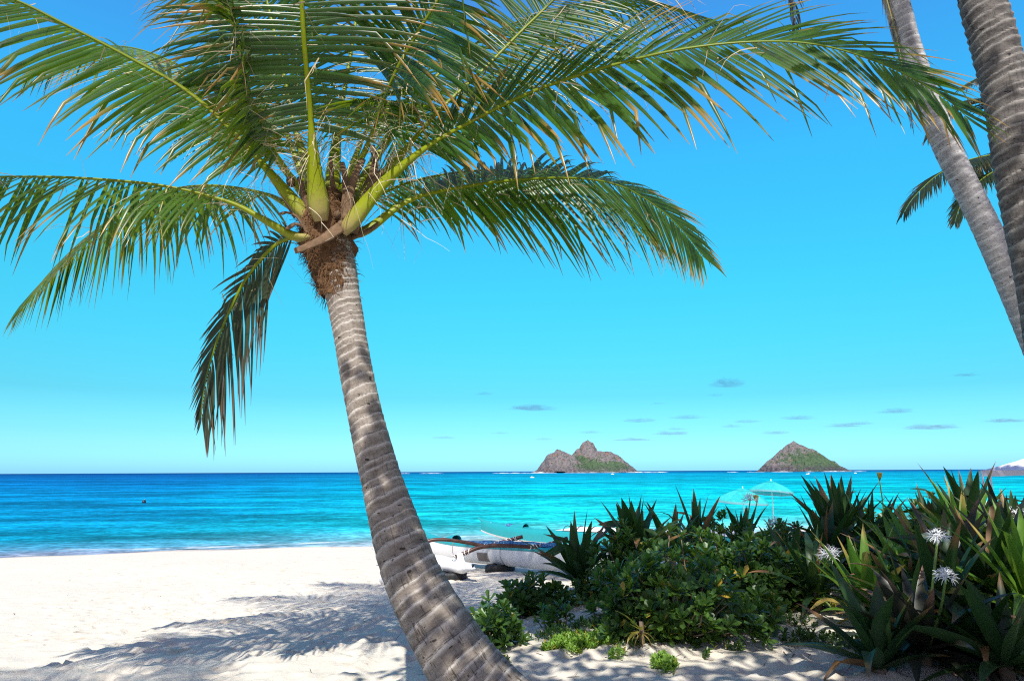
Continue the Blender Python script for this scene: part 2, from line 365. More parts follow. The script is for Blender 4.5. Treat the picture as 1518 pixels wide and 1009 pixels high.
m_cl = bpy.data.materials.new('cloud_vapour'); m_cl.use_nodes = True
n = m_cl.node_tree.nodes; l = m_cl.node_tree.links; n.remove(n['Principled BSDF'])
va = n.new('ShaderNodeVolumeAbsorption'); va.inputs[0].default_value = (.55, .05, .32, 1); va.inputs[1].default_value = .0024  # shade on the clouds is put into this absorption tint
vs_ = n.new('ShaderNodeVolumeScatter'); vs_.inputs[0].default_value = (.9, .85, 1, 1); vs_.inputs[1].default_value = .00012
ad = n.new('ShaderNodeAddShader'); l.new(va.outputs[0], ad.inputs[0]); l.new(vs_.outputs[0], ad.inputs[1])
l.new(ad.outputs[0], n['Material Output'].inputs['Volume'])
random.seed(11)
def cloud(px, py, w, h, label):
    d = 6000.0; c0 = P(px, py, d); hw = w / F * d / 2; hh = h / F * d / 2
    mb = MB(); nu, nv = 36, 10; seed = random.random() * 100; rows = []
    for j in range(nv + 1):
        th = math.pi * j / nv; row = []
        for i in range(nu):
            ph = 2 * math.pi * i / nu
            d_ = V((math.sin(th) * math.cos(ph), math.sin(th) * math.sin(ph), math.cos(th)))
            q = mnoise.fractal(d_ * V((1, 1, .6)) * 2.2 + V((seed, 0, 0)), 1.0, 2.0, 4)
            k = 1 + .9 * q
            z = d_.z * hh * (k * 1.15 if d_.z > 0 else .55)
            z += hh * .7 * max(0, mnoise.noise(V((d_.x * 3 + seed, d_.y * 2, 0)))) * (1 - d_.x ** 2) * (1 if d_.z > -.1 else 0)
            row.append(mb.vert((d_.x * hw * k, d_.y * hw * .55 * k, z)))
        rows.append(row)
    for j in range(nv):
        for i in range(nu):
            mb.face(rows[j][i], rows[j + 1][i], rows[j + 1][(i + 1) % nu], rows[j][(i + 1) % nu])
    o = mb.build('cloud', m_cl); o.location = c0
    tag(o, label, 'cloud', 'small grey clouds low in the sky', 'structure')
for a in ((1077, 570, 46, 15, 'tallest of the small grey clouds, high above the cone island'), (791, 606, 64, 9, 'wide grey cloud high above the left end of the twin island'),
          (718, 584, 26, 4, 'thin small cloud high up left of the twin island'), (1185, 620, 44, 6, 'grey cloud straight above the cone island peak'),
          (1328, 610, 48, 8, 'grey cloud high right of the cone island'), (1017, 619, 44, 6, 'long grey cloud between and above the two islands'),
          (1108, 625, 34, 5, 'cloud just left above the cone island'), (1250, 631, 50, 6, 'left half of the streaky cloud pair right of the cone island'),
          (1277, 628, 34, 5, 'right half of the streaky cloud pair right of the cone island'), (1380, 634, 66, 8, 'broad low cloud at the far right over the sea'),
          (1490, 624, 54, 6, 'cloud at the right edge of the sky above the tent roof'), (995, 643, 50, 6, 'low grey cloud right of the twin island'),
          (1002, 636, 28, 4, 'small cloud resting on a lower one right of the twin island'), (938, 652, 56, 4, 'thin low streak right of the twin peak'), (658, 649, 34, 4, 'lone thin cloud low to the right of the leaning palm'),
          (742, 642, 24, 3, 'faint thin cloud low left of the twin island'), (876, 641, 34, 4, 'thin cloud just above the pointed twin peak'), (806, 651, 28, 4, 'small cloud just above the left hump of the twin island'),
          (947, 624, 42, 6, 'grey cloud above the right end of the twin island'), (1149, 642, 40, 5, 'low cloud touching the view left of the cone island peak'), (975, 598, 20, 3, 'tiny cloud high between the islands'),
          (1085, 632, 28, 5, 'small low cloud left of the cone island'), (1062, 586, 22, 4, 'tiny cloud below the tallest cloud'), (1432, 556, 40, 4, 'faint streak highest at the right of the sky')):
    cloud(*a)

# ------------------------------------------------------------------ palms
m_frond = leaf_mat('palm_leaf', (.006, .024, .006), (.030, .084, .012), (.14, .11, .012), (.34, .20, .05), .34, .32, (.33, .48, .012), .42, .55)
m_frond_old = leaf_mat('palm_leaf_old', (.020, .036, .016), (.03, .04, .018), (.085, .05, .03), (.13, .075, .045), .5, .2, (.10, .12, .03), .3, .7)
m_frond_shade = leaf_mat('palm_leaf_shade', (.007, .018, .010), (.014, .028, .012), (.04, .04, .012), (.14, .09, .04), .5, .12, (.06, .09, .01), .25, .5)  # palm leaf copy with the distant fronds' shade put into its colour
m_straw = leaf_mat('dry_strand', (.50, .42, .28), (.60, .53, .40), (.66, .60, .48), (.5, .4, .25), .6, .25, (.6, .5, .3), .3, .2)

m_stalk, n, l, b = mat('palm_stalk')
at = N(n, 'ShaderNodeAttribute', attribute_name='vc'); sp = n.new('ShaderNodeSeparateXYZ'); l.new(at.outputs['Vector'], sp.inputs[0])
geo = n.new('ShaderNodeNewGeometry')
c = mixc(n, l, sp.outputs[1], (.055, .115, .001), (.20, .235, .002))
c = mixc(n, l, mrange(n, l, nz(n, l, geo.outputs['Position'], 17, 6, .75), .52, .72), c, (.13, .085, .03))
c = mixc(n, l, sp.outputs[2], c, (.34, .24, .13))
l.new(c, b.inputs['Base Color']); b.inputs['Roughness'].default_value = .42; b.inputs['Specular IOR Level'].default_value = .22

def bark_mat(name, c1, c2, ring, dark, crack=1.0, groove=.8):
    m, n, l, b = mat(name)
    uv = n.new('ShaderNodeUVMap'); uv.uv_map = 'UVMap'; u = uv.outputs[0]
    at = N(n, 'ShaderNodeAttribute', attribute_name='vc'); sp = n.new('ShaderNodeSeparateXYZ'); l.new(at.outputs['Vector'], sp.inputs[0])
    ph = sp.outputs[2]
    c = mixc(n, l, mrange(n, l, nz(n, l, u, 8, 6, .7, (.8, 2.0, 1)), .32, .68), c1, c2)
    c = mixc(n, l, mrange(n, l, nz(n, l, u, 28, 5, .75, (2.2, .5, 1)), .50, .72, 0, .55), c, dark)
    c = mixc(n, l, mrange(n, l, nz(n, l, u, 3, 5, .7, (1, 1.3, 1)), .52, .66, 0, .5), c, dark)
    gm = nz(n, l, u, 6, 4, .65, (1, 2, 1))
    c = mixc(n, l, math_(n, l, 'MULTIPLY', mrange(n, l, ph, .55, .86, 0, .5), mrange(n, l, gm, .3, .6)), c, ring)
    c = mixc(n, l, math_(n, l, 'MULTIPLY', sp.outputs[0], mrange(n, l, nz(n, l, u, 9, 5, .7), .38, .58, .1, 1)), c, ring)
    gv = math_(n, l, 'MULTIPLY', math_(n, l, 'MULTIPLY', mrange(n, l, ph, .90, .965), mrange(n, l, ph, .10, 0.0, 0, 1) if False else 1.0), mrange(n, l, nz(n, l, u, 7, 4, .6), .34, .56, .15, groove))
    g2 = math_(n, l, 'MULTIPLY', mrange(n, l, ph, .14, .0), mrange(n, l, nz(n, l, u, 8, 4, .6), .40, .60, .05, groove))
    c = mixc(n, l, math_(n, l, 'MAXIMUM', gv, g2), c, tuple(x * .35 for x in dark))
    fine = nz(n, l, u, 26, 5, .65, (2.4, .22, 1))
    ck = math_(n, l, 'MULTIPLY', mrange(n, l, fine, .57, .68), math_(n, l, 'MULTIPLY', sp.outputs[1], crack))
    c = mixc(n, l, ck, c, tuple(x * .3 for x in dark))
    spots = mrange(n, l, nz(n, l, u, 15, 3, .5, (1, 1.6, 1)), .67, .71)
    c = mixc(n, l, math_(n, l, 'MULTIPLY', spots, .85), c, tuple(x * .3 for x in dark))
    l.new(c, b.inputs['Base Color']); b.inputs['Roughness'].default_value = .88; b.inputs['Specular IOR Level'].default_value = .2
    bp = n.new('ShaderNodeBump'); bp.inputs['Strength'].default_value = .8; bp.inputs['Distance'].default_value = .012
    h = math_(n, l, 'SUBTRACT', nz(n, l, u, 20, 6, .75, (1.6, 1.2, 1)), math_(n, l, 'MULTIPLY', math_(n, l, 'MAXIMUM', ck, math_(n, l, 'MAXIMUM', spots, gv)), .8))
    l.new(h, bp.inputs['Height']); l.new(bp.outputs[0], b.inputs['Normal'])
    return m
m_bark = bark_mat('palm_bark', (.31, .272, .235), (.165, .138, .112), (.58, .545, .50), (.070, .050, .038), .8)
m_bark2 = bark_mat('palm_bark_pale', (.42, .41, .41), (.25, .24, .24), (.60, .59, .58), (.085, .08, .08), .3)
m_bark3 = bark_mat('palm_bark_grey', (.165, .152, .143), (.070, .063, .060), (.36, .34, .32), (.022, .019, .019), .5, .97)
m_fibre = simple('palm_fibre', (.125, .068, .034), .9, .15, 22, .75, .9)
m_husk = simple('palm_husk', (.135, .085, .05), .85, .2, 26, .65, .9)

def spline(pts, k=14):
    pts = [V(p) for p in pts]; out = []
    pp = [pts[0] * 2 - pts[1]] + pts + [pts[-1] * 2 - pts[-2]]
    for i in range(1, len(pp) - 2):
        a, b_, c_, d_ = pp[i - 1:i + 3]
        for j in range(k):
            t = j / k
            out.append(.5 * ((2 * b_) + (c_ - a) * t + (2 * a - 5 * b_ + 4 * c_ - d_) * t * t + (3 * b_ - a - 3 * c_ + d_) * t ** 3))
    out.append(pts[-1].copy())
    return out
def arcs(pl):
    s = [0.0]
    for a, b_ in zip(pl, pl[1:]): s.append(s[-1] + (b_ - a).length)
    return s
def resample(pl, n_):
    s = arcs(pl); T = s[-1]; out = []; j = 0
    for i in range(n_ + 1):
        q = T * i / n_
        while j < len(s) - 2 and s[j + 1] < q: j += 1
        f = (q - s[j]) / max(1e-9, s[j + 1] - s[j]); out.append(pl[j].lerp(pl[j + 1], min(1, f)))
    return out, T

def tube(mb, pl, radf, ns=8, c=(0, 0, 0), cap=True, flat=1.0, up=None, cf=None):
    prev = None; m_ = len(pl) - 1; rings = []
    ref = V(up) if up is not None else V((0.13, .27, 1))
    for i, p in enumerate(pl):
        T = (pl[min(m_, i + 1)] - pl[max(0, i - 1)]).normalized()
        S = T.cross(ref)
        if S.length < .05: S = T.cross(V((1, 0, 0)))
        S.normalize(); U = S.cross(T)
        r = radf(i / m_)
        cc = cf(i / m_) if cf else c
        rings.append([mb.vert(p + S * (math.cos(2 * math.pi * k / ns) * r) + U * (math.sin(2 * math.pi * k / ns) * r * flat), cc) for k in range(ns)])
    for a, b_ in zip(rings, rings[1:]):
        for k in range(ns): mb.face(a[k], a[(k + 1) % ns], b_[(k + 1) % ns], b_[k])
    if cap:
        mb.face(*rings[0][::-1]); mb.face(*rings[-1])
    return rings

GRAV = V((0, 0, -1))
def blade(mb, p, d, nrm, L, W, ns, droop, c0, g, dry, fold=.3, shape=None, kink=None, tipw=.06, sag=1.0, m=0):
    """one strap leaf: V section of three verts, drooping along its length"""
    p = p.copy(); d = d.normalized(); prev = None
    for j in range(ns + 1):
        u = j / ns
        B = d.cross(nrm)
        if B.length < 1e-4: B = d.cross(V((1, .3, .2)))
        B.normalize(); Nn = B.cross(d)
        w = W * (shape(u) if shape else (min(1, .55 + 2.2 * u) * (1 - u ** 2.2) + tipw * u)) * .5
        col = (u, g, dry(u) if callable(dry) else dry)
        e1 = mb.vert(p - B * w - Nn * (fold * w), col); e0 = mb.vert(p, col); e2 = mb.vert(p + B * w - Nn * (fold * w), col)
        if prev:
            mb.face(prev[0], e1, e0, prev[1], m=m); mb.face(prev[1], e0, e2, prev[2], m=m)
        prev = (e1, e0, e2)
        d = (d + GRAV * (droop * (u ** sag + .12) / ns)).normalized()
        if kink and abs(u - kink[0]) < .5 / ns: d = (d + kink[1]).normalized()
        p = p + d * (L / ns)

R = random.Random(3)
def frond_geo(path, up, nl=88, Lmax=1.05, t0=.2, droop=1.1, W=.036, w0=.15, dry=.12, old=False, vee=.2, a0=72, a1=22, strands=30, thin=0.04, ns=6, hang=.32, sl=(1, 1)):
    """returns (leaflet mesh builder, stalk mesh builder) for one pinnate frond along a 3-D path"""
    pl, T = resample(spline(path, 10), 60)
    up = V(up)
    lm = MB(); sm = MB()
    def frame(t):
        x = t * 60; i = min(59, int(x)); f = x - i
        p = pl[i].lerp(pl[i + 1], f); tg = (pl[min(60, i + 2)] - pl[max(0, i - 1)]).normalized()
        S = tg.cross(up); S.normalize(); return p, tg, S, S.cross(tg)
    rw = lambda t: (w0 * .42 * (1 - t / (t0 + .02)) ** 1.2 * (min(1, .35 + t * 22)) if t < t0 else 0) + .024 * (1 - t) ** .8 + .0025
    tube(sm, pl, rw, 8, flat=.62, up=up, cf=lambda t: (t, min(1, max(0, .95 - t * .9)), max(0, 1 - t * 18) * .8 if not old else .55))
    for i in range(nl):
        t = t0 + (1 - t0) * ((i + .3) / nl) ** .93
        for s in (-1, 1):
            if R.random() < thin: continue
            p, tg, S, U = frame(min(.999, t + R.uniform(-.002, .002)))
            q = (t - t0) / (1 - t0)
            ang = rad(a0 + (a1 - a0) * q ** 1.15 + R.uniform(-4, 4)); ve = vee * (1 - .5 * q) + R.uniform(-.06, .06)
            d = tg * math.cos(ang) + (S * s * math.cos(ve) + U * math.sin(ve)) * math.sin(ang)
            d = (d + GRAV * hang * (1 - .4 * q)).normalized()
            L = Lmax * (min(1, .50 + 2.0 * q) * (1 - .70 * max(0, (q - .45) / .55) ** 1.5)) * R.uniform(.82, 1.10) * sl[0 if s < 0 else 1]
            k = None; dv = 0.0; lf = L
            rr_ = R.random()
            if rr_ < .26: k = (R.uniform(.45, .8), V((R.uniform(-.25, .25), R.uniform(-.25, .25), -R.uniform(.5, 1.3))))
            if R.random() < dry * .7: lf = L * R.uniform(.45, .85)
            td = R.uniform(.5, 1.0) if R.random() < dry * 2.6 else 1.4
            dv = (lambda td: (lambda u: max(0.0, min(1.0, (u - td) * 5))))(td) if not old else (lambda o_: (lambda u: min(1, o_ + .5 * u)))(R.uniform(0, .5))
            blade(lm, p + S * s * .008, d, U if s == 1 else U, lf, W * R.uniform(.85, 1.12) * (1 - .35 * q), ns, droop * .55 * R.uniform(.6, 1.4), 0, R.random(), dv, .55, None, k)
    for i in range(strands):
        t = t0 * .75 + R.random() ** 1.6 * (1 - t0) * .85
        p, tg, S, U = frame(t); s = R.choice((-1, 1))
        p = p + S * s * R.uniform(0, .35) * Lmax * .6 + GRAV * R.uniform(0, .08)
        d = V((R.uniform(-1, 1), R.uniform(-1, 1), R.uniform(-1.2, .25)))
        blade(lm, p, d, V((R.random(), R.random(), .3)), R.uniform(.18, .55), R.uniform(.005, .013), 5, R.uniform(.5, 2.5), 0, R.random(), .9, .2,
              lambda u: 1 - .8 * u, (R.uniform(.3, .7), V((R.uniform(-1, 1), R.uniform(-1, 1), R.uniform(-1, .2)))), m=1)
    return lm, sm
def frond(parent, path, up, label=None, matl=None, **kw):
    lm, sm = frond_geo(path, up, **kw)
    o = lm.build('frond', [matl or (m_frond_old if kw.get('old') else m_frond), m_straw], parent)
    s = sm.build('stalk', m_stalk, None); s.parent = o; s.matrix_parent_inverse = o.matrix_parent_inverse.copy() if False else Matrix.Identity(4)
    if label: o['label'] = label
    return o
def trunk(parent, pts, rads, mtl, ring=.075, ns=56, step=.013, seed=1, lip=.05, tilt=.03, crk=(0, 1)):
    pl, T = resample(spline(pts, 16), int(max(40, arcs(spline(pts, 16))[-1] / step)))
    M = len(pl) - 1; mb = MB(); mb.uv = []
    rr = random.Random(seed); prev = None
    edges = [0.0]
    while edges[-1] < T + ring: edges.append(edges[-1] + ring * rr.uniform(.6, 1.45) * (1.55 - .8 * edges[-1] / T))
    edges = np.array(edges); amp = np.array([rr.uniform(.45, 1.25) for _ in edges])
    rx = [r_[0] for r_ in rads]; ry = [r_[1] for r_ in rads]
    for i, p in enumerate(pl):
        T_ = (pl[min(M, i + 1)] - pl[max(0, i - 1)]).normalized()
        S = T_.cross(V((.1, 1, .1))).normalized(); U = S.cross(T_)
        t = i / M; r0 = float(np.interp(t, rx, ry)); row = []
        for k in range(ns + 1):
            a = 2 * math.pi * k / ns; ca, sa = math.cos(a), math.sin(a)
            w = t * T + tilt * math.sin(a * 1 + 1.3) + .016 * mnoise.noise(V((ca * 1.6, sa * 1.6, t * T * 2.2 + seed))) + .004 * mnoise.noise(V((ca * 6, sa * 6, t * T * 4 + seed)))
            j = max(0, min(len(edges) - 2, int(np.searchsorted(edges, w, 'right')) - 1))
            ph = (w - edges[j]) / (edges[j + 1] - edges[j])
            saw = ph ** 1.5 if ph < .88 else .83 * (1 - (ph - .88) / .12)
            big = mnoise.noise(V((ca * .9, sa * .9, t * T * .9 + seed * 3)))
            fr = mnoise.noise(V((ca * 9, sa * 9, t * T * 22)))
            r = r0 * (1 + lip * amp[j] * (.35 + .75 * t) * (saw - .4) + .05 * big + .012 * fr)
            lipm = max(0, 1 - abs(ph - .85) / .09) * (.75 + .8 * mnoise.noise(V((ca * 2.5, sa * 2.5, j * 3.1)))) * (.40 + .65 * t)
            mb.vert(p + (S * ca + U * sa) * r, (min(1, max(0, lipm)), max(0, min(1, crk[0] + (crk[1] - crk[0]) * (1 - t))), ph))
            mb.uv.append((a * r0 / 1.0 if False else a * .16, t * T))
            row.append(len(mb.v) - 1)
        if prev:
            for k in range(ns): mb.face(prev[k], prev[k + 1], row[k + 1], row[k])
        prev = row
    mb.face(*prev[:-1])
    return mb.build('trunk', mtl, parent)

# -- the leaning palm in front
D0 = 5.5
tp = [P(870, 1240, 5.0), P(800, 1130, 5.05), P(703, 1009, 5.12), P(652, 930, 5.18), P(610, 850, 5.24), P(578, 755, 5.3), P(552, 660, 5.36), P(530, 560, 5.42), P(515, 475, 5.46), P(503, 415, 5.49), P(490, 362, 5.5)]
base = V((tp[0].x, tp[0].y, gzf(tp[0].x, tp[0].y)))
palm = empty('palm_tree', base, 'leaning coconut palm in the foreground with curved ringed trunk and wide crown', 'palm tree')
trunk(palm, tp, [(0, .36), (.12, .31), (.25, .262), (.36, .228), (.47, .196), (.58, .153), (.70, .135), (.82, .130), (.90, .138), (1, .18)], m_bark, .070, 84, .0085, 4, .05, .03, (-.3, 1.4))
# fibrous sleeve and husks under the crown
cr = P(488, 335, 5.5)
mb = MB()
ax = [P(500, 440, 5.475), P(497, 425, 5.48), P(492, 400, 5.49), P(486, 375, 5.5), P(482, 350, 5.5), P(482, 325, 5.5), P(484, 285, 5.52)]
pl, T = resample(spline(ax, 10), 46); prev = None
for i, p in enumerate(pl):
    t = i / 46; r0 = np.interp(t, [0, .2, .45, .7, 1], [.128, .158, .205, .20, .13]); row = []
    for k in range(60):
        a = 2 * math.pi * k / 60
        q = mnoise.fractal(V((math.cos(a) * 2, math.sin(a) * 2, t * 5)), 1, 2, 5)
        r = r0 * (1 + .26 * q) + .006 * math.sin(t * 60 + 3 * q)
        row.append(mb.vert(p + V((math.cos(a) * r, math.sin(a) * r, 0))))
    if prev:
        for k in range(60): mb.face(prev[k], prev[(k + 1) % 60], row[(k + 1) % 60], row[k])
    prev = row
mb.face(*prev)
for i in range(3600):
    t = R.random() ** .8; p = pl[min(45, int(t * 46))]; a = R.uniform(0, 2 * math.pi)
    r0 = np.interp(t, [0, .2, .45, .7, 1], [.135, .165, .210, .21, .14])
    o_ = V((math.cos(a), math.sin(a), 0)); tan = V((-math.sin(a), math.cos(a), 0))
    d = tan * R.uniform(-1, 1) + o_ * R.uniform(-.1, .35) + V((0, 0, R.uniform(-1, .6)))
    blade(mb, p + o_ * r0 * R.uniform(.92, 1.06), d, o_, R.uniform(.04, .13), R.uniform(.003, .010), 4, R.uniform(.5, 4), 0, R.random(), .5, .1, lambda u: 1 - .7 * u)
mb.build('fibre_sleeve', m_fibre, palm)
def husk(pts, wid, up, name='leaf_base', mt=None):
    mb = MB(); pl, T = resample(spline(pts, 8), 14); prev = None
    for i, p in enumerate(pl):
        t = i / 14; tg = (pl[min(14, i + 1)] - pl[max(0, i - 1)]).normalized(); S = tg.cross(V(up)).normalized(); U = S.cross(tg)
        w = wid * (1 - .55 * t + .12 * mnoise.noise(V((t * 5, wid * 40, 0)))); top = []; bot = []
        for k in range(7):
            x = k / 3 - 1
            z = -.28 * w * x * x + .06 * w * mnoise.noise(V((t * 9, k * 1.7, wid * 60)))
            top.append(p + S * (x * w) + U * z); bot.append(p + S * (x * w * .86) + U * (z - .10 * w * (1 - x * x) - .010))
        loop = [mb.vert(q) for q in top + bot[::-1]]
        if prev:
            for k in range(14): mb.face(prev[k], prev[(k + 1) % 14], loop[(k + 1) % 14], loop[k])
        else: mb.face(*loop[::-1])
        prev = loop
    mb.face(*prev); mb.build(name, mt or m_husk, palm)
husk([P(505, 335, 5.24), P(480, 352, 5.21), P(455, 364, 5.19), P(436, 371, 5.18)], .056, (0.15, -.9, .35))
husk([P(462, 345, 5.32), P(445, 322, 5.30), P(425, 313, 5.26), P(415, 316, 5.2)], .05, (0, -.4, 1))
husk([P(462, 330, 5.36), P(452, 300, 5.36), P(446, 275, 5.36), P(442, 262, 5.35)], .045, (-.4, -1, .2))
husk([P(505, 345, 5.33), P(515, 305, 5.34), P(522, 270, 5.36), P(538, 235, 5.38)], .055, (.2, -1, .2))
husk([P(498, 335, 5.38), P(497, 300, 5.42), P(492, 265, 5.45), P(490, 235, 5.45)], .035, (0, -1, .2))
husk([P(520, 350, 5.42), P(545, 340, 5.40), P(560, 330, 5.38)], .045, (.3, -.7, .6))
husk([P(535, 300, 5.5), P(550, 265, 5.5), P(556, 240, 5.5), P(552, 215, 5.48)], .05, (.2, -1, .1))
husk([P(440, 320, 5.5), P(420, 290, 5.45), P(402, 262, 5.42)], .045, (-.6, -.6, .6))
for hp, hw_, hu in (([P(455, 352, 5.36), P(448, 335, 5.30), P(436, 330, 5.24), P(424, 338, 5.20)], .06, (-.3, -.7, .6)),
                    ([P(470, 345, 5.34), P(468, 320, 5.33), P(462, 290, 5.34), P(455, 268, 5.36)], .05, (-.2, -1, .1)),
                    ([P(508, 335, 5.36), P(512, 300, 5.36), P(512, 268, 5.38), P(507, 240, 5.42)], .045, (.1, -1, .1)),
                    ([P(522, 345, 5.38), P(534, 312, 5.38), P(546, 282, 5.40), P(566, 252, 5.42)], .05, (.3, -1, .1))):
    husk(hp, hw_, hu)
for (px, py, d, r) in ((432, 268, 5.47, .045), (512, 322, 5.3, .03), (505, 333, 5.28, .028), (500, 318, 5.33, .03)):   # young nuts and buds
    mb = MB(); c0 = P(px, py, d)
    tube(mb, [c0 + V((0, 0, z * r)) for z in (-1.2, -1, -.5, 0, .5, .95, 1.25)], lambda t: r * max(.12, math.sin(math.pi * (.06 + .88 * t)) ** .8), 12)
    mb.build('young_nut', m_husk, palm)

FR = [
    dict(path=[P(476, 328, 5.25), P(466, 250, 5.14), P(459, 150, 4.98), P(450, 50, 4.75), P(444, -80, 4.6), P(440, -230, 4.45), P(438, -400, 4.2), P(438, -640, 3.8)], up=(0, -.75, .75), nl=120, Lmax=1.2, t0=.155, w0=.19, droop=1.0, vee=.02, a0=80, W=.042, strands=40, dry=.2, hang=.35),
    dict(path=[P(466, 335, 5.4), P(425, 285, 5.35), P(350, 200, 5.25), P(280, 137, 5.15), P(200, 90, 5.0), P(100, 38, 4.8), P(0, -8, 4.6), P(-120, -25, 4.4), P(-260, 0, 4.3), P(-380, 70, 4.2)], up=(-.1, -.72, .65), nl=112, Lmax=1.15, t0=.17, droop=1.6, vee=.15, W=.048, strands=60, dry=.32, hang=.62, w0=.13),
    dict(path=[P(466, 352, 5.34), P(435, 350, 5.3), P(390, 325, 5.25), P(340, 300, 5.2), P(250, 277, 5.1), P(150, 266, 5.0), P(50, 262, 4.9), P(-60, 266, 4.8), P(-200, 290, 4.7), P(-300, 330, 4.6)], up=(0, -.25, 1), nl=78, Lmax=1.0, t0=.22, droop=2.4, vee=-.1, W=.040, thin=.22, strands=40, dry=.25, w0=.11, hang=.7),
    dict(path=[P(468, 335, 5.6), P(425, 303, 5.8), P(385, 285, 6.0), P(310, 275, 6.3), P(240, 285, 6.5), P(170, 320, 6.7), P(110, 370, 6.8), P(60, 420, 6.9), P(28, 455, 6.9)], up=(-.2, -.3, 1), nl=100, Lmax=1.2, t0=.2, droop=2.0, vee=-.05, strands=50, dry=.35, w0=.08, hang=.6),
    dict(path=[P(464, 350, 5.5), P(440, 350, 5.6), P(405, 366, 5.75), P(362, 418, 5.85), P(328, 490, 5.9), P(308, 550, 5.9), P(300, 595, 5.85), P(298, 622, 5.85)], up=(-.40, -.95, .1), nl=60, Lmax=1.0, t0=.12, droop=1.2, vee=-.05, dry=.5, strands=16, w0=.08, W=.040, hang=.22, a0=58, a1=14, sl=(1.1, .5), thin=.14, matl=m_frond_old),
    dict(path=[P(508, 345, 5.28), P(530, 318, 5.25), P(572, 268, 5.2), P(630, 220, 5.1), P(690, 185, 5.0), P(780, 140, 4.8), P(880, 105, 4.6), P(1000, 75, 4.4), P(1120, 62, 4.25), P(1220, 68, 4.15), P(1320, 100, 4.05), P(1400, 145, 4.0), P(1440, 180, 4.0)], up=(.05, -.85, .5), nl=114, Lmax=1.2, t0=.20, droop=.9, vee=.1, a0=64, a1=36, W=.048, thin=.06, strands=46, dry=.4, w0=.17, hang=.22),
    dict(path=[P(512, 350, 5.5), P(545, 340, 5.5), P(597, 302, 5.55), P(650, 284, 5.65), P(750, 268, 5.9), P(850, 264, 6.1), P(920, 276, 6.3), P(975, 308, 6.4), P(1012, 342, 6.45), P(1042, 380, 6.5)], up=(.1, -.85, .55), nl=134, Lmax=1.15, t0=.20, droop=1.5, vee=.02, strands=46, dry=.35, w0=.08, W=.044, hang=.34, a1=36),
    dict(path=[P(502, 330, 5.5), P(540, 290, 5.5), P(590, 235, 5.6), P(650, 165, 5.7), P(720, 100, 5.8), P(790, 30, 5.9), P(870, -40, 6.0), P(980, -90, 6.2), P(1100, -90, 6.4)], up=(.3, -.6, .7), nl=124, Lmax=1.25, t0=.18, droop=1.4, strands=70, dry=.35, w0=.17, W=.042, hang=.5),
    dict(path=[P(478, 322, 5.62), P(440, 240, 5.75), P(405, 130, 5.95), P(380, 30, 6.15), P(340, -70, 6.4), P(270, -140, 6.7), P(180, -160, 7.0)], up=(-.4, -.5, .6), nl=120, Lmax=1.3, t0=.17, droop=1.5, strands=60, dry=.4, w0=.04, hang=.5, W=.042),
    dict(path=[P(488, 322, 5.7), P(500, 200, 6.0), P(520, 80, 6.3), P(545, -60, 6.6), P(590, -180, 7.0), P(650, -250, 7.5)], up=(.1, -.8, .4), nl=96, Lmax=1.2, t0=.2, droop=1.4, strands=30, w0=.18, hang=.4),
    dict(path=[P(494, 315, 5.66), P(545, 215, 5.5), P(585, 110, 5.1), P(650, 0, 4.8), P(720, -90, 4.5), P(800, -150, 4.2), P(900, -160, 3.9)], up=(.35, -.6, .6), nl=124, Lmax=1.25, t0=.24, droop=1.3, strands=70, dry=.35, w0=.03, hang=.5, W=.042),
    dict(path=[P(482, 322, 5.6), P(440, 200, 5.7), P(425, 130, 5.75), P(400, 20, 5.8), P(370, -100, 5.8), P(330, -230, 5.7)], up=(-.2, -.9, .3), nl=90, Lmax=1.15, t0=.24, droop=1.2, strands=20, w0=.15, hang=.4),
    dict(path=[P(500, 342, 5.8), P(560, 290, 6.3), P(640, 262, 6.5), P(740, 252, 6.8), P(840, 262, 7.0), P(920, 298, 7.1), P(965, 340, 7.2)], up=(.1, -.5, .9), nl=100, Lmax=1.25, t0=.16, droop=2.0, strands=20, w0=.08, hang=.6),
    dict(path=[P(476, 320, 5.62), P(412, 232, 5.35), P(368, 130, 4.95), P(350, 40, 4.75), P(334, -60, 4.45), P(305, -180, 4.2), P(275, -300, 3.9)], up=(-.5, -.6, .5), nl=104, Lmax=1.2, t0=.20, droop=1.5, strands=80, dry=.45, w0=.03, hang=.55, W=.042),
    dict(path=[cr + V((0, .1, .1)), cr + V((.1, .8, 1.3)), cr + V((.1, 1.8, 2.2)), cr + V((0, 2.9, 2.5)), cr + V((-.1, 3.7, 2.1))], up=(0, -.2, 1), nl=90, Lmax=1.1, t0=.25, droop=1.6, strands=10, w0=.1),
    dict(path=[P(482, 330, 5.6), P(420, 250, 5.9), P(345, 160, 6.2), P(270, 100, 6.5), P(190, 70, 6.8), P(110, 75, 7.0), P(40, 110, 7.2)], up=(-.2, -.4, .9), nl=96, Lmax=1.2, t0=.22, droop=1.8, strands=30, w0=.08, dry=.3, hang=.6),
    dict(path=[P(500, 325, 5.55), P(560, 230, 5.7), P(640, 120, 5.9), P(730, 50, 6.1), P(840, 10, 6.3), P(950, 0, 6.5), P(1060, 30, 6.6)], up=(.2, -.4, .9), nl=96, Lmax=1.2, t0=.25, droop=1.8, strands=40, w0=.08, dry=.3, hang=.55),
]
for f in FR: frond(palm, **f)
mb = MB()
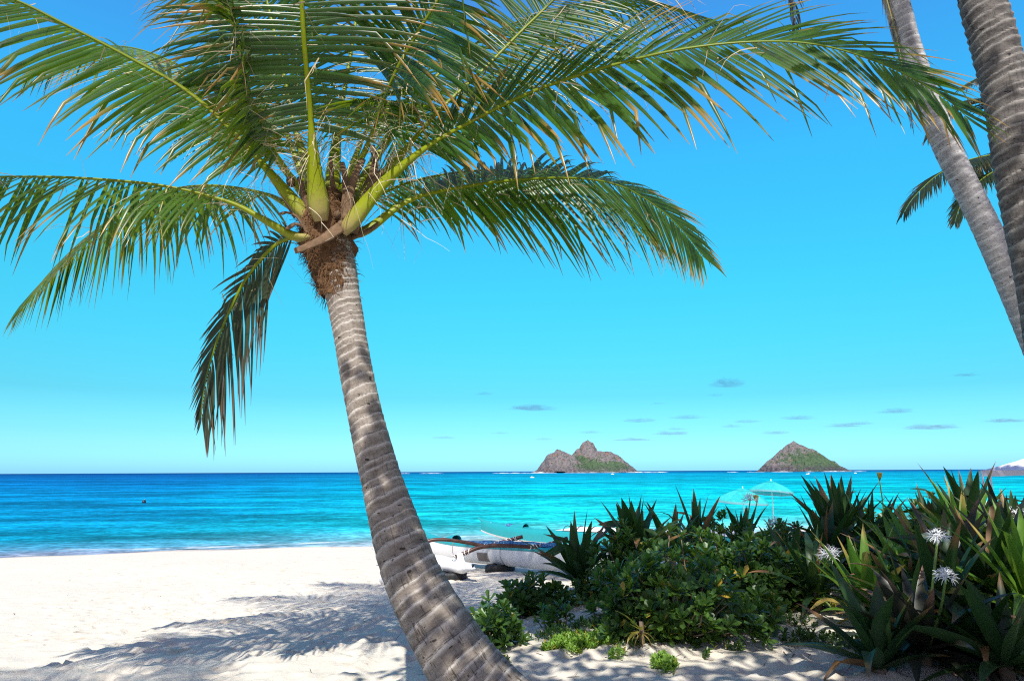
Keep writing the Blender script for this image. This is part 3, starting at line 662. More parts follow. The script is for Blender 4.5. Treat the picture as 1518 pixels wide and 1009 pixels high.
for i in range(260):      # loose straw caught in the crown
    px = R.gauss(520, 95); py = R.gauss(190, 70)
    if py > 330: continue
    p = P(px, py, R.uniform(5.0, 5.6)); d = V((R.uniform(-1, 1), R.uniform(-.6, .6), R.uniform(-1.3, .3)))
    blade(mb, p, d, V((R.random() - .5, -1, .3)), R.uniform(.15, .6), R.uniform(.003, .009), 6, R.uniform(.6, 2.4), 0, R.random(), 0, .2, lambda u: 1 - .8 * u, (R.uniform(.3, .7), V((R.uniform(-1.2, 1.2), R.uniform(-.8, .8), R.uniform(-1, .4)))))
tag(mb.build('dry_strands', m_straw, palm), kind='stuff')

# -- tall palms at the right
def gen_frond(L=4.4, el=50, sag=1.0, **kw):
    pts = []; d = V((math.cos(rad(el)), 0, math.sin(rad(el)))); p = V((.08, 0, 0)); k = 8
    for i in range(k + 1):
        pts.append(p.copy()); p = p + d * (L / k); d = (d + V((0, 0, -sag * (.2 + i / k) / k * 2))).normalized()
    return frond_geo(pts, (-.4, 0, 1), **kw)
PROTO = []
for el, sag, dr in ((72, 1.0, 1.3), (42, 1.1, 1.7), (8, 1.0, 2.0)):
    lm, sm = gen_frond(4.3, el, sag, nl=66, Lmax=1.0, t0=.22, droop=dr, strands=14, ns=5)
    PROTO.append((lm, sm))
_pm = {}
def crown(parent, at, angs, scale=1.0):
    for i, (az, v, tw) in enumerate(angs):
        if v not in _pm:
            o = PROTO[v][0].build('frond', [m_frond, m_straw], None); s = PROTO[v][1].build('stalk', m_stalk, None); _pm[v] = (o, s)
        else:
            o = _pm[v][0].copy(); COL.objects.link(o); s = _pm[v][1].copy(); COL.objects.link(s)
        o.parent = parent; o.location = at - parent.location; o.rotation_euler = (0, rad(tw), rad(az)); o.scale = (scale,) * 3
        s.parent = o
tpL = [P(1700, 990, 7), P(1655, 860, 7), P(1608, 710, 7), P(1560, 570, 7), P(1519, 466, 7), P(1490, 400, 7), P(1458, 330, 7), P(1429, 270, 7), P(1400, 210, 7), P(1368, 130, 7), P(1344, 60, 7), P(1322, -15, 7), V((4.15, 7.1, 9.6)), V((3.75, 7.25, 11.0)), V((3.1, 7.5, 12.8))]
tpL[0].z = min(tpL[0].z, gzf(tpL[0].x, tpL[0].y) - .15)
palmL = empty('palm_tree', V((tpL[0].x, tpL[0].y, gzf(tpL[0].x, tpL[0].y))), 'slim pale grey palm trunk leaning left behind the thicker dark trunk', 'palm tree', 'tall palm trees at the right')
trunk(palmL, tpL, [(0, .20), (.1, .15), (.4, .132), (1, .122)], m_bark2, .075, 44, .014, 9, .07, .03, (0, .4))
crown(palmL, tpL[-1], [(i * 24 + (i * 37) % 11, (0, 1, 2, 1, 0, 1)[i % 6], (i * 7) % 9 - 4) for i in range(16)])
tpR = [P(1650, 1115, 4.7), P(1630, 1000, 4.7), P(1600, 760, 4.7), P(1570, 570, 4.7), P(1548, 430, 4.7), P(1529, 340, 4.7), P(1510, 248, 4.7), P(1495, 151, 4.7), P(1478, 80, 4.7), P(1456, 0, 4.7), P(1436, -100, 4.7), P(1412, -260, 4.72), P(1385, -460, 4.75)]
tpR[0].z = min(tpR[0].z, gzf(tpR[0].x, tpR[0].y) - .15)
palmR = empty('palm_tree', V((tpR[0].x, tpR[0].y, gzf(tpR[0].x, tpR[0].y))), 'thick dark grey palm trunk with rough rings at the right edge', 'palm tree', 'tall palm trees at the right')
trunk(palmR, tpR, [(0, .22), (.1, .175), (.4, .158), (1, .146)], m_bark3, .072, 56, .011, 14, .10, .04, (.2, .9))
crown(palmR, tpR[-1], [(i * 40 + (i * 29) % 13, (0, 1, 2, 1, 0, 1)[(i + 2) % 6], (i * 5) % 9 - 4) for i in range(9)], .95)
# dead flower stalks and a hanging dry frond beside the pale trunk
frond(palmL, [tpL[-1], tpL[-1] + V((.25, -.1, -.9)), P(1290, -90, 6.85), P(1312, -10, 6.85), P(1330, 60, 6.85), P(1343, 130, 6.85), P(1352, 190, 6.85)], (.5, -1, .2), 'dead brown frond hanging against the trunk', nl=60, Lmax=.5, t0=.3, droop=2.6, old=True, strands=20, w0=.06, a0=30, a1=12, W=.02)
frond(palmL, [tpL[-1], tpL[-1] + V((-.7, -.4, .2)), P(1090, -330, 6.6), P(1075, -160, 6.5), P(1160, -60, 6.4), P(1178, 10, 6.4), P(1178, 60, 6.4)], (-.5, -1, .2), 'withered frond drooping above the big right frond', nl=60, Lmax=.55, t0=.3, droop=2.4, old=True, strands=20, w0=.06, a0=40, a1=15, W=.025)
# palm standing farther back at the right
tpB = [P(1640, 900, 11), P(1600, 700, 11), P(1575, 500, 11), P(1558, 330, 11), P(1548, 240, 11)]
tpB[0].z = gzf(tpB[0].x, tpB[0].y) - .1
palmB = empty('palm_tree', V((tpB[0].x, tpB[0].y, gzf(tpB[0].x, tpB[0].y))), 'more distant palm whose dark fronds droop left behind the two tall trunks', 'palm tree', 'tall palm trees at the right')
trunk(palmB, tpB, [(0, .2), (.1, .15), (1, .13)], m_bark3, .09, 24, .05, 21, .05, .03, (0, .5))
cb = tpB[-1]
for path, kw in (([cb, P(1500, 228, 11), P(1440, 236, 11), P(1392, 258, 11), P(1355, 292, 11), P(1338, 318, 11)], dict(Lmax=.7)),
                 ([cb, P(1520, 240, 10.8), P(1478, 252, 10.7), P(1445, 275, 10.7), P(1424, 305, 10.7), P(1415, 330, 10.7)], dict(Lmax=.55)),
                 ([cb, P(1510, 180, 11), P(1470, 150, 11), P(1430, 150, 11), P(1395, 172, 11), P(1375, 205, 11)], dict(Lmax=.6)),
                 ([cb, P(1530, 160, 11), P(1500, 120, 11), P(1460, 112, 11), P(1425, 130, 10.9)], dict(Lmax=.6, dry=.6)),
                 ([cb, P(1560, 170, 11.2), P(1585, 110, 11.4), P(1625, 90, 11.5), P(1680, 120, 11.6)], dict(Lmax=.7)),
                 ([cb, P(1590, 220, 11), P(1640, 225, 11), P(1690, 260, 11), P(1720, 310, 11)], dict(Lmax=.7)),
                 ([cb, cb + V((0, -.6, .6)), cb + V((-.1, -1.4, .8)), cb + V((-.2, -2.2, .5))], dict(Lmax=.7)),
                 ([cb, cb + V((0, .7, .6)), cb + V((.1, 1.6, .7)), cb + V((.1, 2.4, .3))], dict(Lmax=.7))):
    k2 = dict(nl=78, t0=.2, droop=1.9, strands=6, W=.048, w0=.1, ns=5); k2.update(kw)
    frond(palmB, path, (-.1, -.3, 1), matl=m_frond_shade, **k2)

# ------------------------------------------------------------------ canoes
m_white = simple('painted_white', (.74, .74, .74), .35, .4, 5, .06)
m_teal = simple('painted_teal', (.018, .28, .31), .35, .4, 5, .1)
m_wood = simple('varnished_wood', (.070, .032, .022), .4, .4, 20, .4)
m_lash = simple('white_lashing', (.70, .68, .66), .8, .1, 60, .2)
m_rub = simple('black_rubber', (.014, .015, .017), .55, .35, 30, .4, .3)
m_patch = simple('grey_patch', (.20, .165, .15), .6, .3, 12, .15)
m_spk, n, l, b = mat('speckled_cover')
t = n.new('ShaderNodeTexCoord'); vo = n.new('ShaderNodeTexVoronoi'); vo.inputs['Scale'].default_value = 26; l.new(t.outputs['Object'], vo.inputs['Vector'])
c = mixc(n, l, mrange(n, l, vo.outputs['Distance'], .30, .42), (.05, .30, .42), (.015, .06, .20))
c = mixc(n, l, mrange(n, l, nz(n, l, t.outputs['Object'], 40, 2), .60, .66), c, (.45, .55, .60))
l.new(c, b.inputs['Base Color']); b.inputs['Roughness'].default_value = .7

def canoe(A, B, zA, zB, label, topfrac, rise, cover, ama=None):
    A = V(A); B = V(B); Lc = (B - A).length; e1 = (B - A).normalized(); e2 = V((e1.y, -e1.x, 0))   # e2 toward the camera
    if e2.y > 0: e2 = -e2
    root = empty('outrigger_canoe', V((A.x, A.y, zA)), label, 'canoe', 'outrigger canoes hauled out on the sand')
    gr = lambda u: zA + (zB - zA) * u
    hb = lambda u: .25 * max(0, math.sin(math.pi * min(1, max(0, u)))) ** .45 + .012
    kz = lambda u: gr(u) + .04 + rise[0] * abs(2 * u - 1) ** 4.5
    gw = lambda u: gr(u) + .50 + (rise[1] if u < .5 else rise[2]) * abs(2 * u - 1) ** 4
    at = lambda u, y, z: V((A.x, A.y, 0)) + e1 * (u * Lc) + e2 * y + V((0, 0, z))
    K = 64
    def strip(mb, f0, f1, nn):
        prev = None
        for i in range(K + 1):
            u = i / K; row = []
            h = gw(u) - kz(u); w = hb(u)
            for j in range(2 * nn + 1):
                if f0 == 0:      # lower hull from port waterline round the keel to starboard
                    a = (j / nn - 1); s = 1 if a >= 0 else -1; q = abs(a)
                    y = w * (math.sin(q * math.pi / 2) ** .7) * (.90 + .1 * q) * s; z = kz(u) + h * f1 * (1 - math.cos(q * math.pi / 2)) ** 1.0
                row.append(mb.vert(at(u, y, z)))
            if prev:
                for j in range(2 * nn): mb.face(prev[j], row[j], row[j + 1], prev[j + 1])
            prev = row
    hm = MB(); strip(hm, 0, 1 - topfrac, 8); hm.build('hull', m_white, root)
    tm = MB(); prev = None
    for i in range(K + 1):       # coloured top strake and deck
        u = i / K; w = hb(u); h = gw(u) - kz(u); z0 = kz(u) + h * (1 - topfrac) - .004; z1 = gw(u)
        deck = z1 + .02 if not (.2 < u < .86) else z1 - .005
        row = [tm.vert(at(u, y, z)) for y, z in ((-w * 1.012, z0), (-w * 1.02 - .004, (z0 + z1) / 2), (-w * 1.0, z1), (-w * .86, z1 + .012), (-w * .8, deck - (.03 if .2 < u < .86 else 0)), (0, deck + (.025 if not .2 < u < .86 else -.10)),
                                                 (w * .8, deck - (.03 if .2 < u < .86 else 0)), (w * .86, z1 + .012), (w * 1.0, z1), (w * 1.02 + .004, (z0 + z1) / 2), (w * 1.012, z0))]
        if prev:
            for j in range(10): tm.face(prev[j], row[j], row[j + 1], prev[j + 1])
        prev = row
    tm.build('gunwale', m_teal, root)
    cm = MB(); prev = None      # cover stretched over the seats
    for i in range(29):
        u = cover[0] + (cover[1] - cover[0]) * i / 28; w = hb(u) * .83; z = gw(u) + .008 + .085 * math.sin(math.pi * i / 28) ** .5 + .008 * math.sin(i * 1.4)
        row = [cm.vert(at(u, w * y, z - .07 * abs(y) ** 2)) for y in (-1, -.6, -.2, .2, .6, 1)]
        if prev:
            for j in range(5): cm.face(prev[j], row[j], row[j + 1], prev[j + 1])
        prev = row
    cm.build('seat_cover', m_spk, root)
    um = MB(); prev = None      # rounded spray guard near the bow
    for i in range(9):
        u = .13 + .05 * i / 8; hgt = .13 * math.sin(math.pi * (.15 + .35 * i / 8)); row = []
        for j in range(11):
            a = math.pi * j / 10; row.append(um.vert(at(u, math.cos(a) * hb(u) * .8, gw(u) + .02 + math.sin(a) * hgt)))
        if prev:
            for j in range(10): um.face(prev[j], row[j], row[j + 1], prev[j + 1])
        prev = row
    um.build('spray_guard', m_teal, root)
    for uu, sgn, hh_ in ((0.0, -1, .16), (1.0, 1, .22)):      # upswept end pieces
        em = MB(); c0 = at(uu, 0, gw(uu) - .02)
        tube(em, spline([c0 - e1 * sgn * .55 + V((0, 0, -.05)), c0 - e1 * sgn * .2 + V((0, 0, -.0)), c0 + e1 * sgn * .06 + V((0, 0, hh_ * .5)), c0 + e1 * sgn * .16 + V((0, 0, hh_))], 5), lambda t: .05 * (1 - t) + .012, 8, flat=1.3)
        em.build('end_piece', m_teal, root)
    return root, at, gw, kz, hb, Lc, gr

cA = V((-2.31, 19.0, 0)); cB = V((2.6, 12.7, 0))
zA = gzf(cA.x, cA.y) + .02; zB = gzf(cB.x, cB.y)
zA = max(zA, .55)
near, at, gw, kz, hb, Lc, gr = canoe(cA, cB, zA, zB, 'near outrigger canoe with white hull, teal top and brown curved arms on the sand', .17, (.16, .14, .34), (.22, .84))
amaY = 1.75
am = MB()
ax0, ax1 = .04, .60
pts = []
for i in range(41):
    q = i / 40; u = ax0 + (ax1 - ax0) * q
    pts.append(at(u, amaY, gzf(*at(u, amaY, 0).to_2d()) + .27 + .16 * (1 - q) ** 2))
tube(am, pts, lambda t: .158 * max(.02, (min(1, (1 - t) / .16)) ** .55) * max(.05, min(1, t / .3)) ** .6, 16, flat=.95)
ama = am.build('outrigger_float', m_white, near)
pm = MB(); pdir = (pts[40] - pts[39]).normalized()
tube(pm, [pts[40] - pdir * .10 + V((0, -.04, .052)), pts[40] - pdir * .085 + V((0, -.05, .056))], lambda t: .024, 10)
q_ = pm.build('drain_plug', m_rub, None); q_.parent = ama
def arm(root, at, u0, u1, zh, zm, ztip, ylen, over, wav, lash=True):
    mb = MB(); p0 = at(u0, ylen, 0); p1 = at(u1, 0, 0); d = (p1 - p0)
    w = lambda q, z: V((p0.x, p0.y, 0)) + V((d.x, d.y, 0)) * q + V((0, 0, z))
    path = [w(-.05, zh - .03), w(.05, zh + .03), w(.2, zh + .13), w(.38, zm + .05 + wav), w(.6, zm + .03), w(.82, zm - .0 - wav), w(1.0, zm + .03), w(1.0 + over, ztip)]
    pl = spline(path, 8); tube(mb, pl, lambda t: .042, 10)
    o = mb.build('outrigger_arm', m_wood, root)
    if lash:
        for c0, nn in ((.04, 5), (.90, 5), (1.0 + over * .55, 4)):
            lm_ = MB()
            for k in range(nn):
                q = c0 + (k - nn / 2) * .022
                i = min(range(len(pl)), key=lambda i_: abs((pl[i_] - w(0, 0)).to_2d().dot(d.to_2d()) / d.to_2d().length_squared - q))
                p = pl[i].copy(); tg = (pl[min(len(pl) - 1, i + 1)] - pl[max(0, i - 1)]).normalized()
                S = tg.cross(V((0, 0, 1))).normalized(); U = S.cross(tg)
                off = tg * ((k - nn / 2) * .045)
                ring = [p + off + (S * math.cos(a) + U * math.sin(a)) * .048 + tg * .03 * math.cos(a * 1 + k) for a in [2 * math.pi * j / 10 for j in range(11)]]
                tube(lm_, ring, lambda t: .010, 5, cap=False)
            s = lm_.build('lashing', m_lash, None); s.parent = o
    return o, pl
def zg(px_u, y): return gzf(*at(px_u, y, 0).to_2d())
arm(near, at, .53, .62, zg(.53, amaY) + .50, gw(.62) + .02, gw(.62) + .17, amaY, .24, .0)
arm(near, at, .30, .42, zg(.30, amaY) + .58, gw(.42) + .03, gw(.42) + .17, amaY, .24, .05)
for u in (.535, .305):
    pm = MB(); p = at(u, amaY, zg(u, amaY) + .36)
    r0 = [p + e for e in (V((-.09, -.09, 0)), V((.09, -.09, 0)), V((.09, .09, 0)), V((-.09, .09, 0)))]
    r1 = [p + V((-.02, .02, .19)) + e * .55 for e in (V((-.09, -.09, 0)), V((.09, -.09, 0)), V((.09, .09, 0)), V((-.09, .09, 0)))]
    i0 = [pm.vert(q) for q in r0]; i1 = [pm.vert(q) for q in r1]
    for k in range(4): pm.face(i0[k], i0[(k + 1) % 4], i1[(k + 1) % 4], i1[k])
    pm.face(*i1); pm.build('float_pylon', m_white, near, smooth=False)
pm = MB()
cells = []
for i in range(5):
    for j in range(4):
        u = .335 + .055 * i / 4; q = .45 + .42 * j / 3; h = gw(u) - kz(u)
        cells.append(pm.vert(at(u, hb(u) * (math.sin(q * math.pi / 2) ** .7) * (.90 + .1 * q) + .006, kz(u) + h * .76 * (1 - math.cos(q * math.pi / 2)))))
for i in range(4):
    for j in range(3): pm.face(i * 4 + j, i * 4 + j + 1, (i + 1) * 4 + j + 1, (i + 1) * 4 + j)
pm.build('hull_patch', m_patch, near)
for u in (.2, .455):
    pm = MB(); tube(pm, [at(u, hb(u) * 1.03 + .008, gw(u)), at(u, hb(u) * 1.0 + .012, (gw(u) + kz(u)) / 2), at(u, hb(u) * .72 + .012, kz(u) + .09), at(u, .05, kz(u) - .012)], lambda t: .006, 5)
    pm.build('tie_rope', m_patch, near)

fA = V((-1.15, 25.6, 0)); fB = V((7.7, 17.2, 0))
far, at2, gw2, kz2, hb2, L2, gr2 = canoe(fA, fB, (.50), max(.8, gzf(fB.x, fB.y)), 'farther outrigger canoe with raised teal bow, behind the brown armed canoe', .80, (.34, .24, .10), (.10, .14))
wm_ = MB(); prev = None
for i in range(25):
    u = .30 + .62 * i / 24; w = hb2(u) * .9; row = [wm_.vert(at2(u, w * y, gw2(u) + .03 + .13 * (1 - y * y) * min(1, math.sin(math.pi * i / 24) * 3))) for y in (-1, -.7, -.35, 0, .35, .7, 1)]
    if prev:
        for j in range(6): wm_.face(prev[j], row[j], row[j + 1], prev[j + 1])
    prev = row
wc = wm_.build('white_cover', m_white, far)
for k in range(5):
    lm_ = MB(); u = .33 + k * .045
    tube(lm_, [at2(u, hb2(u) * y, gw2(u) + .045 + .13 * (1 - y * y)) for y in (-1, -.7, -.35, 0, .35, .7, 1)], lambda t: .012, 5)
    s = lm_.build('strap', m_rub, None); s.parent = wc

def tyre(p, r, h, yaw, label, squash=1.0):
    root = empty('tyre', p, label, 'tyre', 'black rubber pads under the near canoe')
    mb = MB(); nu, nv = 72, 16; rows = []
    for i in range(nu):
        a = 2 * math.pi * i / nu; row = []
        for j in range(nv):
            b_ = 2 * math.pi * j / nv; cb_, sb = math.cos(b_), math.sin(b_)
            rr_ = r - h * .62 + (abs(cb_) ** .5 * (1 if cb_ > 0 else -1)) * h * .62
            z = h * .5 * (abs(sb) ** .6 * (1 if sb > 0 else -1))
            if cb_ > .2 and i % 4 == 0: rr_ -= .014
            if cb_ > .2 and j in (0, 2, 14): rr_ -= .010
            q = V((math.cos(a) * rr_, math.sin(a) * rr_ * squash, z + h * .42)); q.rotate(Matrix.Rotation(yaw, 3, 'Z'))
            row.append(mb.vert(p + q))
        rows.append(row)
    for i in range(nu):
        for j in range(nv): mb.face(rows[i][j], rows[(i + 1) % nu][j], rows[(i + 1) % nu][(j + 1) % nv], rows[i][(j + 1) % nv])
    mb.build('tread', m_rub, root)
g1 = at(.495, amaY + .02, 0); g1.z = gzf(g1.x, g1.y) - .01
tyre(g1, .33, .17, .3, 'black tyre lying flat under the white outrigger float', .8)
g2 = at(.43, .12, 0); g2.z = gzf(g2.x, g2.y) - .02
tyre(g2, .40, .20, .7, 'black ribbed tyre half sunk in the sand under the white hull', .62)

# white buoy behind the palm
bp_ = G(573, 866); buoy = empty('buoy', V((bp_.x, bp_.y, gzf(bp_.x, bp_.y))), 'round white float with blue cap on the sand left of the leaning trunk', 'float')
mb = MB(); cz = buoy.location + V((0, 0, .12))
tube(mb, [cz + V((0, 0, -.14 + .28 * i / 12)) for i in range(13)], lambda t: .145 * max(.12, math.sin(math.pi * (.04 + .92 * t))) ** .6, 18); mb.build('float_body', m_white, buoy)
mb = MB(); tube(mb, [cz + V((.01, 0, .12)), cz + V((.015, 0, .16)), cz + V((.03, 0, .19))], lambda t: .055 * (1 - .4 * t), 12)
mb.build('cap', simple('blue_plastic', (.12, .24, .42), .5), buoy)

# dark float in the water
p = P(213, 749, 72); p.z = 0
fl = empty('float', p, 'small dark round float bobbing alone on the open blue water', 'float')
mb = MB(); tube(mb, [p + V((0, 0, -.2 + .52 * i / 10)) for i in range(11)], lambda t: .19 * max(.1, math.sin(math.pi * (.03 + .9 * t))) ** .6, 14); mb.build('body', simple('dark_float', (.012, .012, .03), .4), fl)
mb = MB(); tube(mb, [p + V((.02, 0, .30)), p + V((.02, 0, .38))], lambda t: .07 - .03 * t, 10); mb.build('top_ring', simple('grey_float', (.25, .25, .28), .5), fl)

# tiny boats far out
def boat(px, py, d, s, label, sail=False):
    p = P(px, py, d); p.z = 0
    r = empty('boat', p, label, 'boat', 'tiny white boats off the islands')
    mb = MB(); prev = None
    for i in range(11):
        u = i / 10; w = .55 * s * math.sin(math.pi * min(.98, .12 + .6 * u)) ** .8 if u < 1 else .05; w = .6 * s * (1 - u ** 3) * .8 + .03; x = (u - .5) * 4.2 * s
        row = [mb.vert(p + V((x, y, z))) for y, z in ((-w, .75 * s + .35 * s * u * u), (-w * .8, .1), (0, -.1), (w * .8, .1), (w, .75 * s + .35 * s * u * u))]
        if prev:
            for j in range(4): mb.face(prev[j], row[j], row[j + 1], prev[j + 1])
            mb.face(prev[4], row[4], row[0], prev[0])
        prev = row
    mb.build('hull', m_white, r)
    mb = MB(); b0 = []
    for z, k in ((.7 * s, 1), (1.25 * s, .9), (1.6 * s, .6)):
        b0.append([mb.vert(p + V((x * s * k - .3 * s, y * s * k, z))) for x, y in ((-.8, -.35), (.6, -.35), (.6, .35), (-.8, .35))])
    for a, b_ in zip(b0, b0[1:]):
        for k in range(4): mb.face(a[k], a[(k + 1) % 4], b_[(k + 1) % 4], b_[k])
    mb.face(*b0[-1]); mb.build('cabin', m_white, r, smooth=False)
boat(789, 708, 330, .42, 'small white boat in the water below the left foot of the twin island')
boat(908, 703, 620, .62, 'tiny white boat in front of the right foot of the twin island')
boat(1197, 704, 480, .5, 'tiny white boat in front of the cone island, left of its middle')
boat(1199, 702, 560, .45, 'tiny white boat just beyond the nearer one in front of the cone island')
boat(1268, 701, 600, .55, 'tiny white boat off the right foot of the cone island')

# ------------------------------------------------------------------ beach umbrellas and tent
m_um = leaf_mat('umbrella_cloth', (.015, .40, .42), (.05, .55, .55), (.02, .46, .47), (.30, .28, .36), .8, .35, (.05, .6, .62), .15, .3)
m_pole = simple('umbrella_pole', (.72, .74, .74), .35, .5, 5, .05)
def umbrella(px, py, d, radius, tilt, label, light):
    top = P(px, py, d); zb = gzf(top.x, top.y)
    r = empty('beach_umbrella', V((top.x, top.y, zb)), label, 'umbrella', 'teal beach umbrellas by the water')
    M = Matrix.Rotation(tilt[0], 3, 'X') @ Matrix.Rotation(tilt[1], 3, 'Y')
    mb = MB(); rings = []; K = 40
    for j in range(7):
        q = j / 6; row = []
        for i in range(K):
            a = 2 * math.pi * i / K; ph = (i % 5) / 5; sagr = 1 - .07 * q * math.sin(math.pi * ph)
            p = V((math.cos(a) * radius * q * sagr, math.sin(a) * radius * q * sagr, -.42 * radius * q ** 1.7))
            g = .2 if (i // 5) % 2 else .8
            row.append(mb.vert(top + M @ p, (0, g, 0)))
        rings.append(row)
    row = []
    for i in range(K):
        a = 2 * math.pi * i / K; ph = (i % 5) / 5; sagr = 1 - .07 * math.sin(math.pi * ph)
        p = V((math.cos(a) * radius * sagr * 1.01, math.sin(a) * radius * sagr * 1.01, -.42 * radius - .11)); row.append(mb.vert(top + M @ p, (0, .5, .75)))
    rings.append(row)
    for a_, b_ in zip(rings, rings[1:]):
        for i in range(K): mb.face(a_[i], a_[(i + 1) % K], b_[(i + 1) % K], b_[i])
    can = mb.build('canopy', m_um, r)
    mb = MB()
    for i in range(8):
        a = 2 * math.pi * i * 5 / K
        tube(mb, [top + M @ V((math.cos(a) * radius * q, math.sin(a) * radius * q, -.42 * radius * q ** 1.7 - .015)) for q in (.02, .3, .6, .9, 1.0)], lambda t: .007, 4)
    mb.build('ribs', m_pole, r)
    mb = MB(); tube(mb, [V((top.x, top.y, zb - .2)), V((top.x, top.y, (top.z + zb) / 2)), top + V((0, 0, .03))], lambda t: .022, 8); mb.build('pole', m_pole, r)
    mb = MB(); tube(mb, [top + V((0, 0, .02)), top + V((0, 0, .07)), top + V((0, 0, .13))], lambda t: .03 * (1 - .6 * t), 8); mb.build('finial', m_pole, r)
    mb = MB(); rr_ = [[mb.vert(top + M @ V((math.cos(2 * math.pi * i / 24) * q * radius * .3, math.sin(2 * math.pi * i / 24) * q * radius * .3, .05 - .09 * q ** 1.5 * radius)), (0, .6, 0)) for i in range(24)] for q in (.05, .5, 1)]
    for a_, b_ in zip(rr_, rr_[1:]):
        for i in range(24): mb.face(a_[i], a_[(i + 1) % 24], b_[(i + 1) % 24], b_[i])
    s = mb.build('vent', m_um, None); s.parent = can
umbrella(1101, 725, 30, 1.12, (.03, .06), 'teal beach umbrella left of the higher one, with pale valance and thin pole', 0)
umbrella(1143, 714, 32, 1.0, (-.1, .10), 'higher teal beach umbrella, right of its neighbour, with vented top', 1)

m_tent = simple('tent_fabric', (.66, .66, .70), .7, .2, 3, .05)
tc_ = [P(1455, 697.5, 15.5)]; zt = tc_[0].z; gxd = V((.80, -.60, 0)); gyd = V((.60, .80, 0)); Wt = 3.6
corners = [tc_[0], tc_[0] + gxd * Wt, tc_[0] + gxd * Wt + gyd * Wt, tc_[0] + gyd * Wt]
ctr = sum(corners, V((0, 0, 0))) / 4 + V((0, 0, .72))
tent = empty('canopy_tent', V((ctr.x, ctr.y, gzf(ctr.x, ctr.y))), 'white canopy tent roof corner showing over the plants at the right edge', 'tent')
mb = MB(); NS = 14
for k in range(4):
    a, b_ = corners[k], corners[(k + 1) % 4]; prev = None
    for i in range(NS + 1):
        q = i / NS; row = []
        for j in range(NS + 1):
            s = j / NS; e = a.lerp(b_, s); p = e.lerp(ctr, q)
            p.z -= .13 * math.sin(math.pi * q) * (.4 + .6 * math.sin(math.pi * s)) + .02 * mnoise.noise(p * 2.5)
            row.append(mb.vert(p))
        if prev:
            for j in range(NS): mb.face(prev[j], prev[j + 1], row[j + 1], row[j])
        prev = row
mb.build('roof', m_tent, tent)
mb = MB()
for k in range(4):
    a, b_ = corners[k], corners[(k + 1) % 4]; o_ = ((a + b_) / 2 - ctr); o_.z = 0; o_.normalize(); prev = None
    for i in range(25):
        p = a.lerp(b_, i / 24) + o_ * (.012 + .012 * math.sin(i * 1.1)); row = [mb.vert(p + V((0, 0, .01))), mb.vert(p + V((0, 0, -.11 - .01 * math.sin(i))))]
        if prev: mb.face(prev[0], prev[1], row[1], row[0])
        prev = row
mb.build('valance', simple('tent_valance', (.42, .42, .47), .7, .2, 3, .1), tent)
for cpt in corners:
    mb = MB(); g = gzf(cpt.x, cpt.y); tube(mb, [V((cpt.x, cpt.y, g)), V((cpt.x, cpt.y, (g + zt) / 2)), V((cpt.x, cpt.y, zt))], lambda t: .022, 6); mb.build('leg', m_pole, tent)

# ------------------------------------------------------------------ plants
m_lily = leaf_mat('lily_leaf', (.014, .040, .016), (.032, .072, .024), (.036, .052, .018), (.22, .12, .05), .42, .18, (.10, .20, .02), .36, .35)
m_lily_g = leaf_mat('lily_leaf_sunlit', (.055, .14, .014), (.10, .21, .022), (.13, .21, .03), (.45, .33, .08), .42, .32, (.3, .5, .05), .4, .35)  # green lily leaf copy with sunlight painted into its base colour
m_lily_p = leaf_mat('lily_leaf_purple', (.016, .026, .015), (.032, .030, .022), (.03, .024, .018), (.24, .13, .08), .4, .15, (.16, .12, .05), .45, .4)
m_lily_y = leaf_mat('lily_leaf_yellow', (.32, .27, .04), (.22, .26, .04), (.40, .30, .06), (.4, .3, .1), .45, .3, (.5, .45, .05), .35, .4)
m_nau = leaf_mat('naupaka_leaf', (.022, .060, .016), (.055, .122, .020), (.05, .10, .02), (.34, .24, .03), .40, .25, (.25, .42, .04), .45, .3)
m_nau_g = leaf_mat('naupaka_leaf_sunlit', (.12, .25, .03), (.17, .31, .04), (.2, .32, .05), (.45, .33, .05), .4, .3, (.35, .5, .05), .4, .3)  # lighter green naupaka copy, sunlit brightness put into the colour
m_stem = simple('shrub_stem', (.17, .13, .09), .85, .15, 20, .35)
m_pet = leaf_mat('white_petal', (.74, .75, .78), (.80, .80, .80), (.80, .78, .78), (.7, .6, .5), .6, .3, (.7, .7, .7), .2, .2)
m_gstem = simple('flower_stalk', (.14, .22, .05), .5, .3, 20, .2)

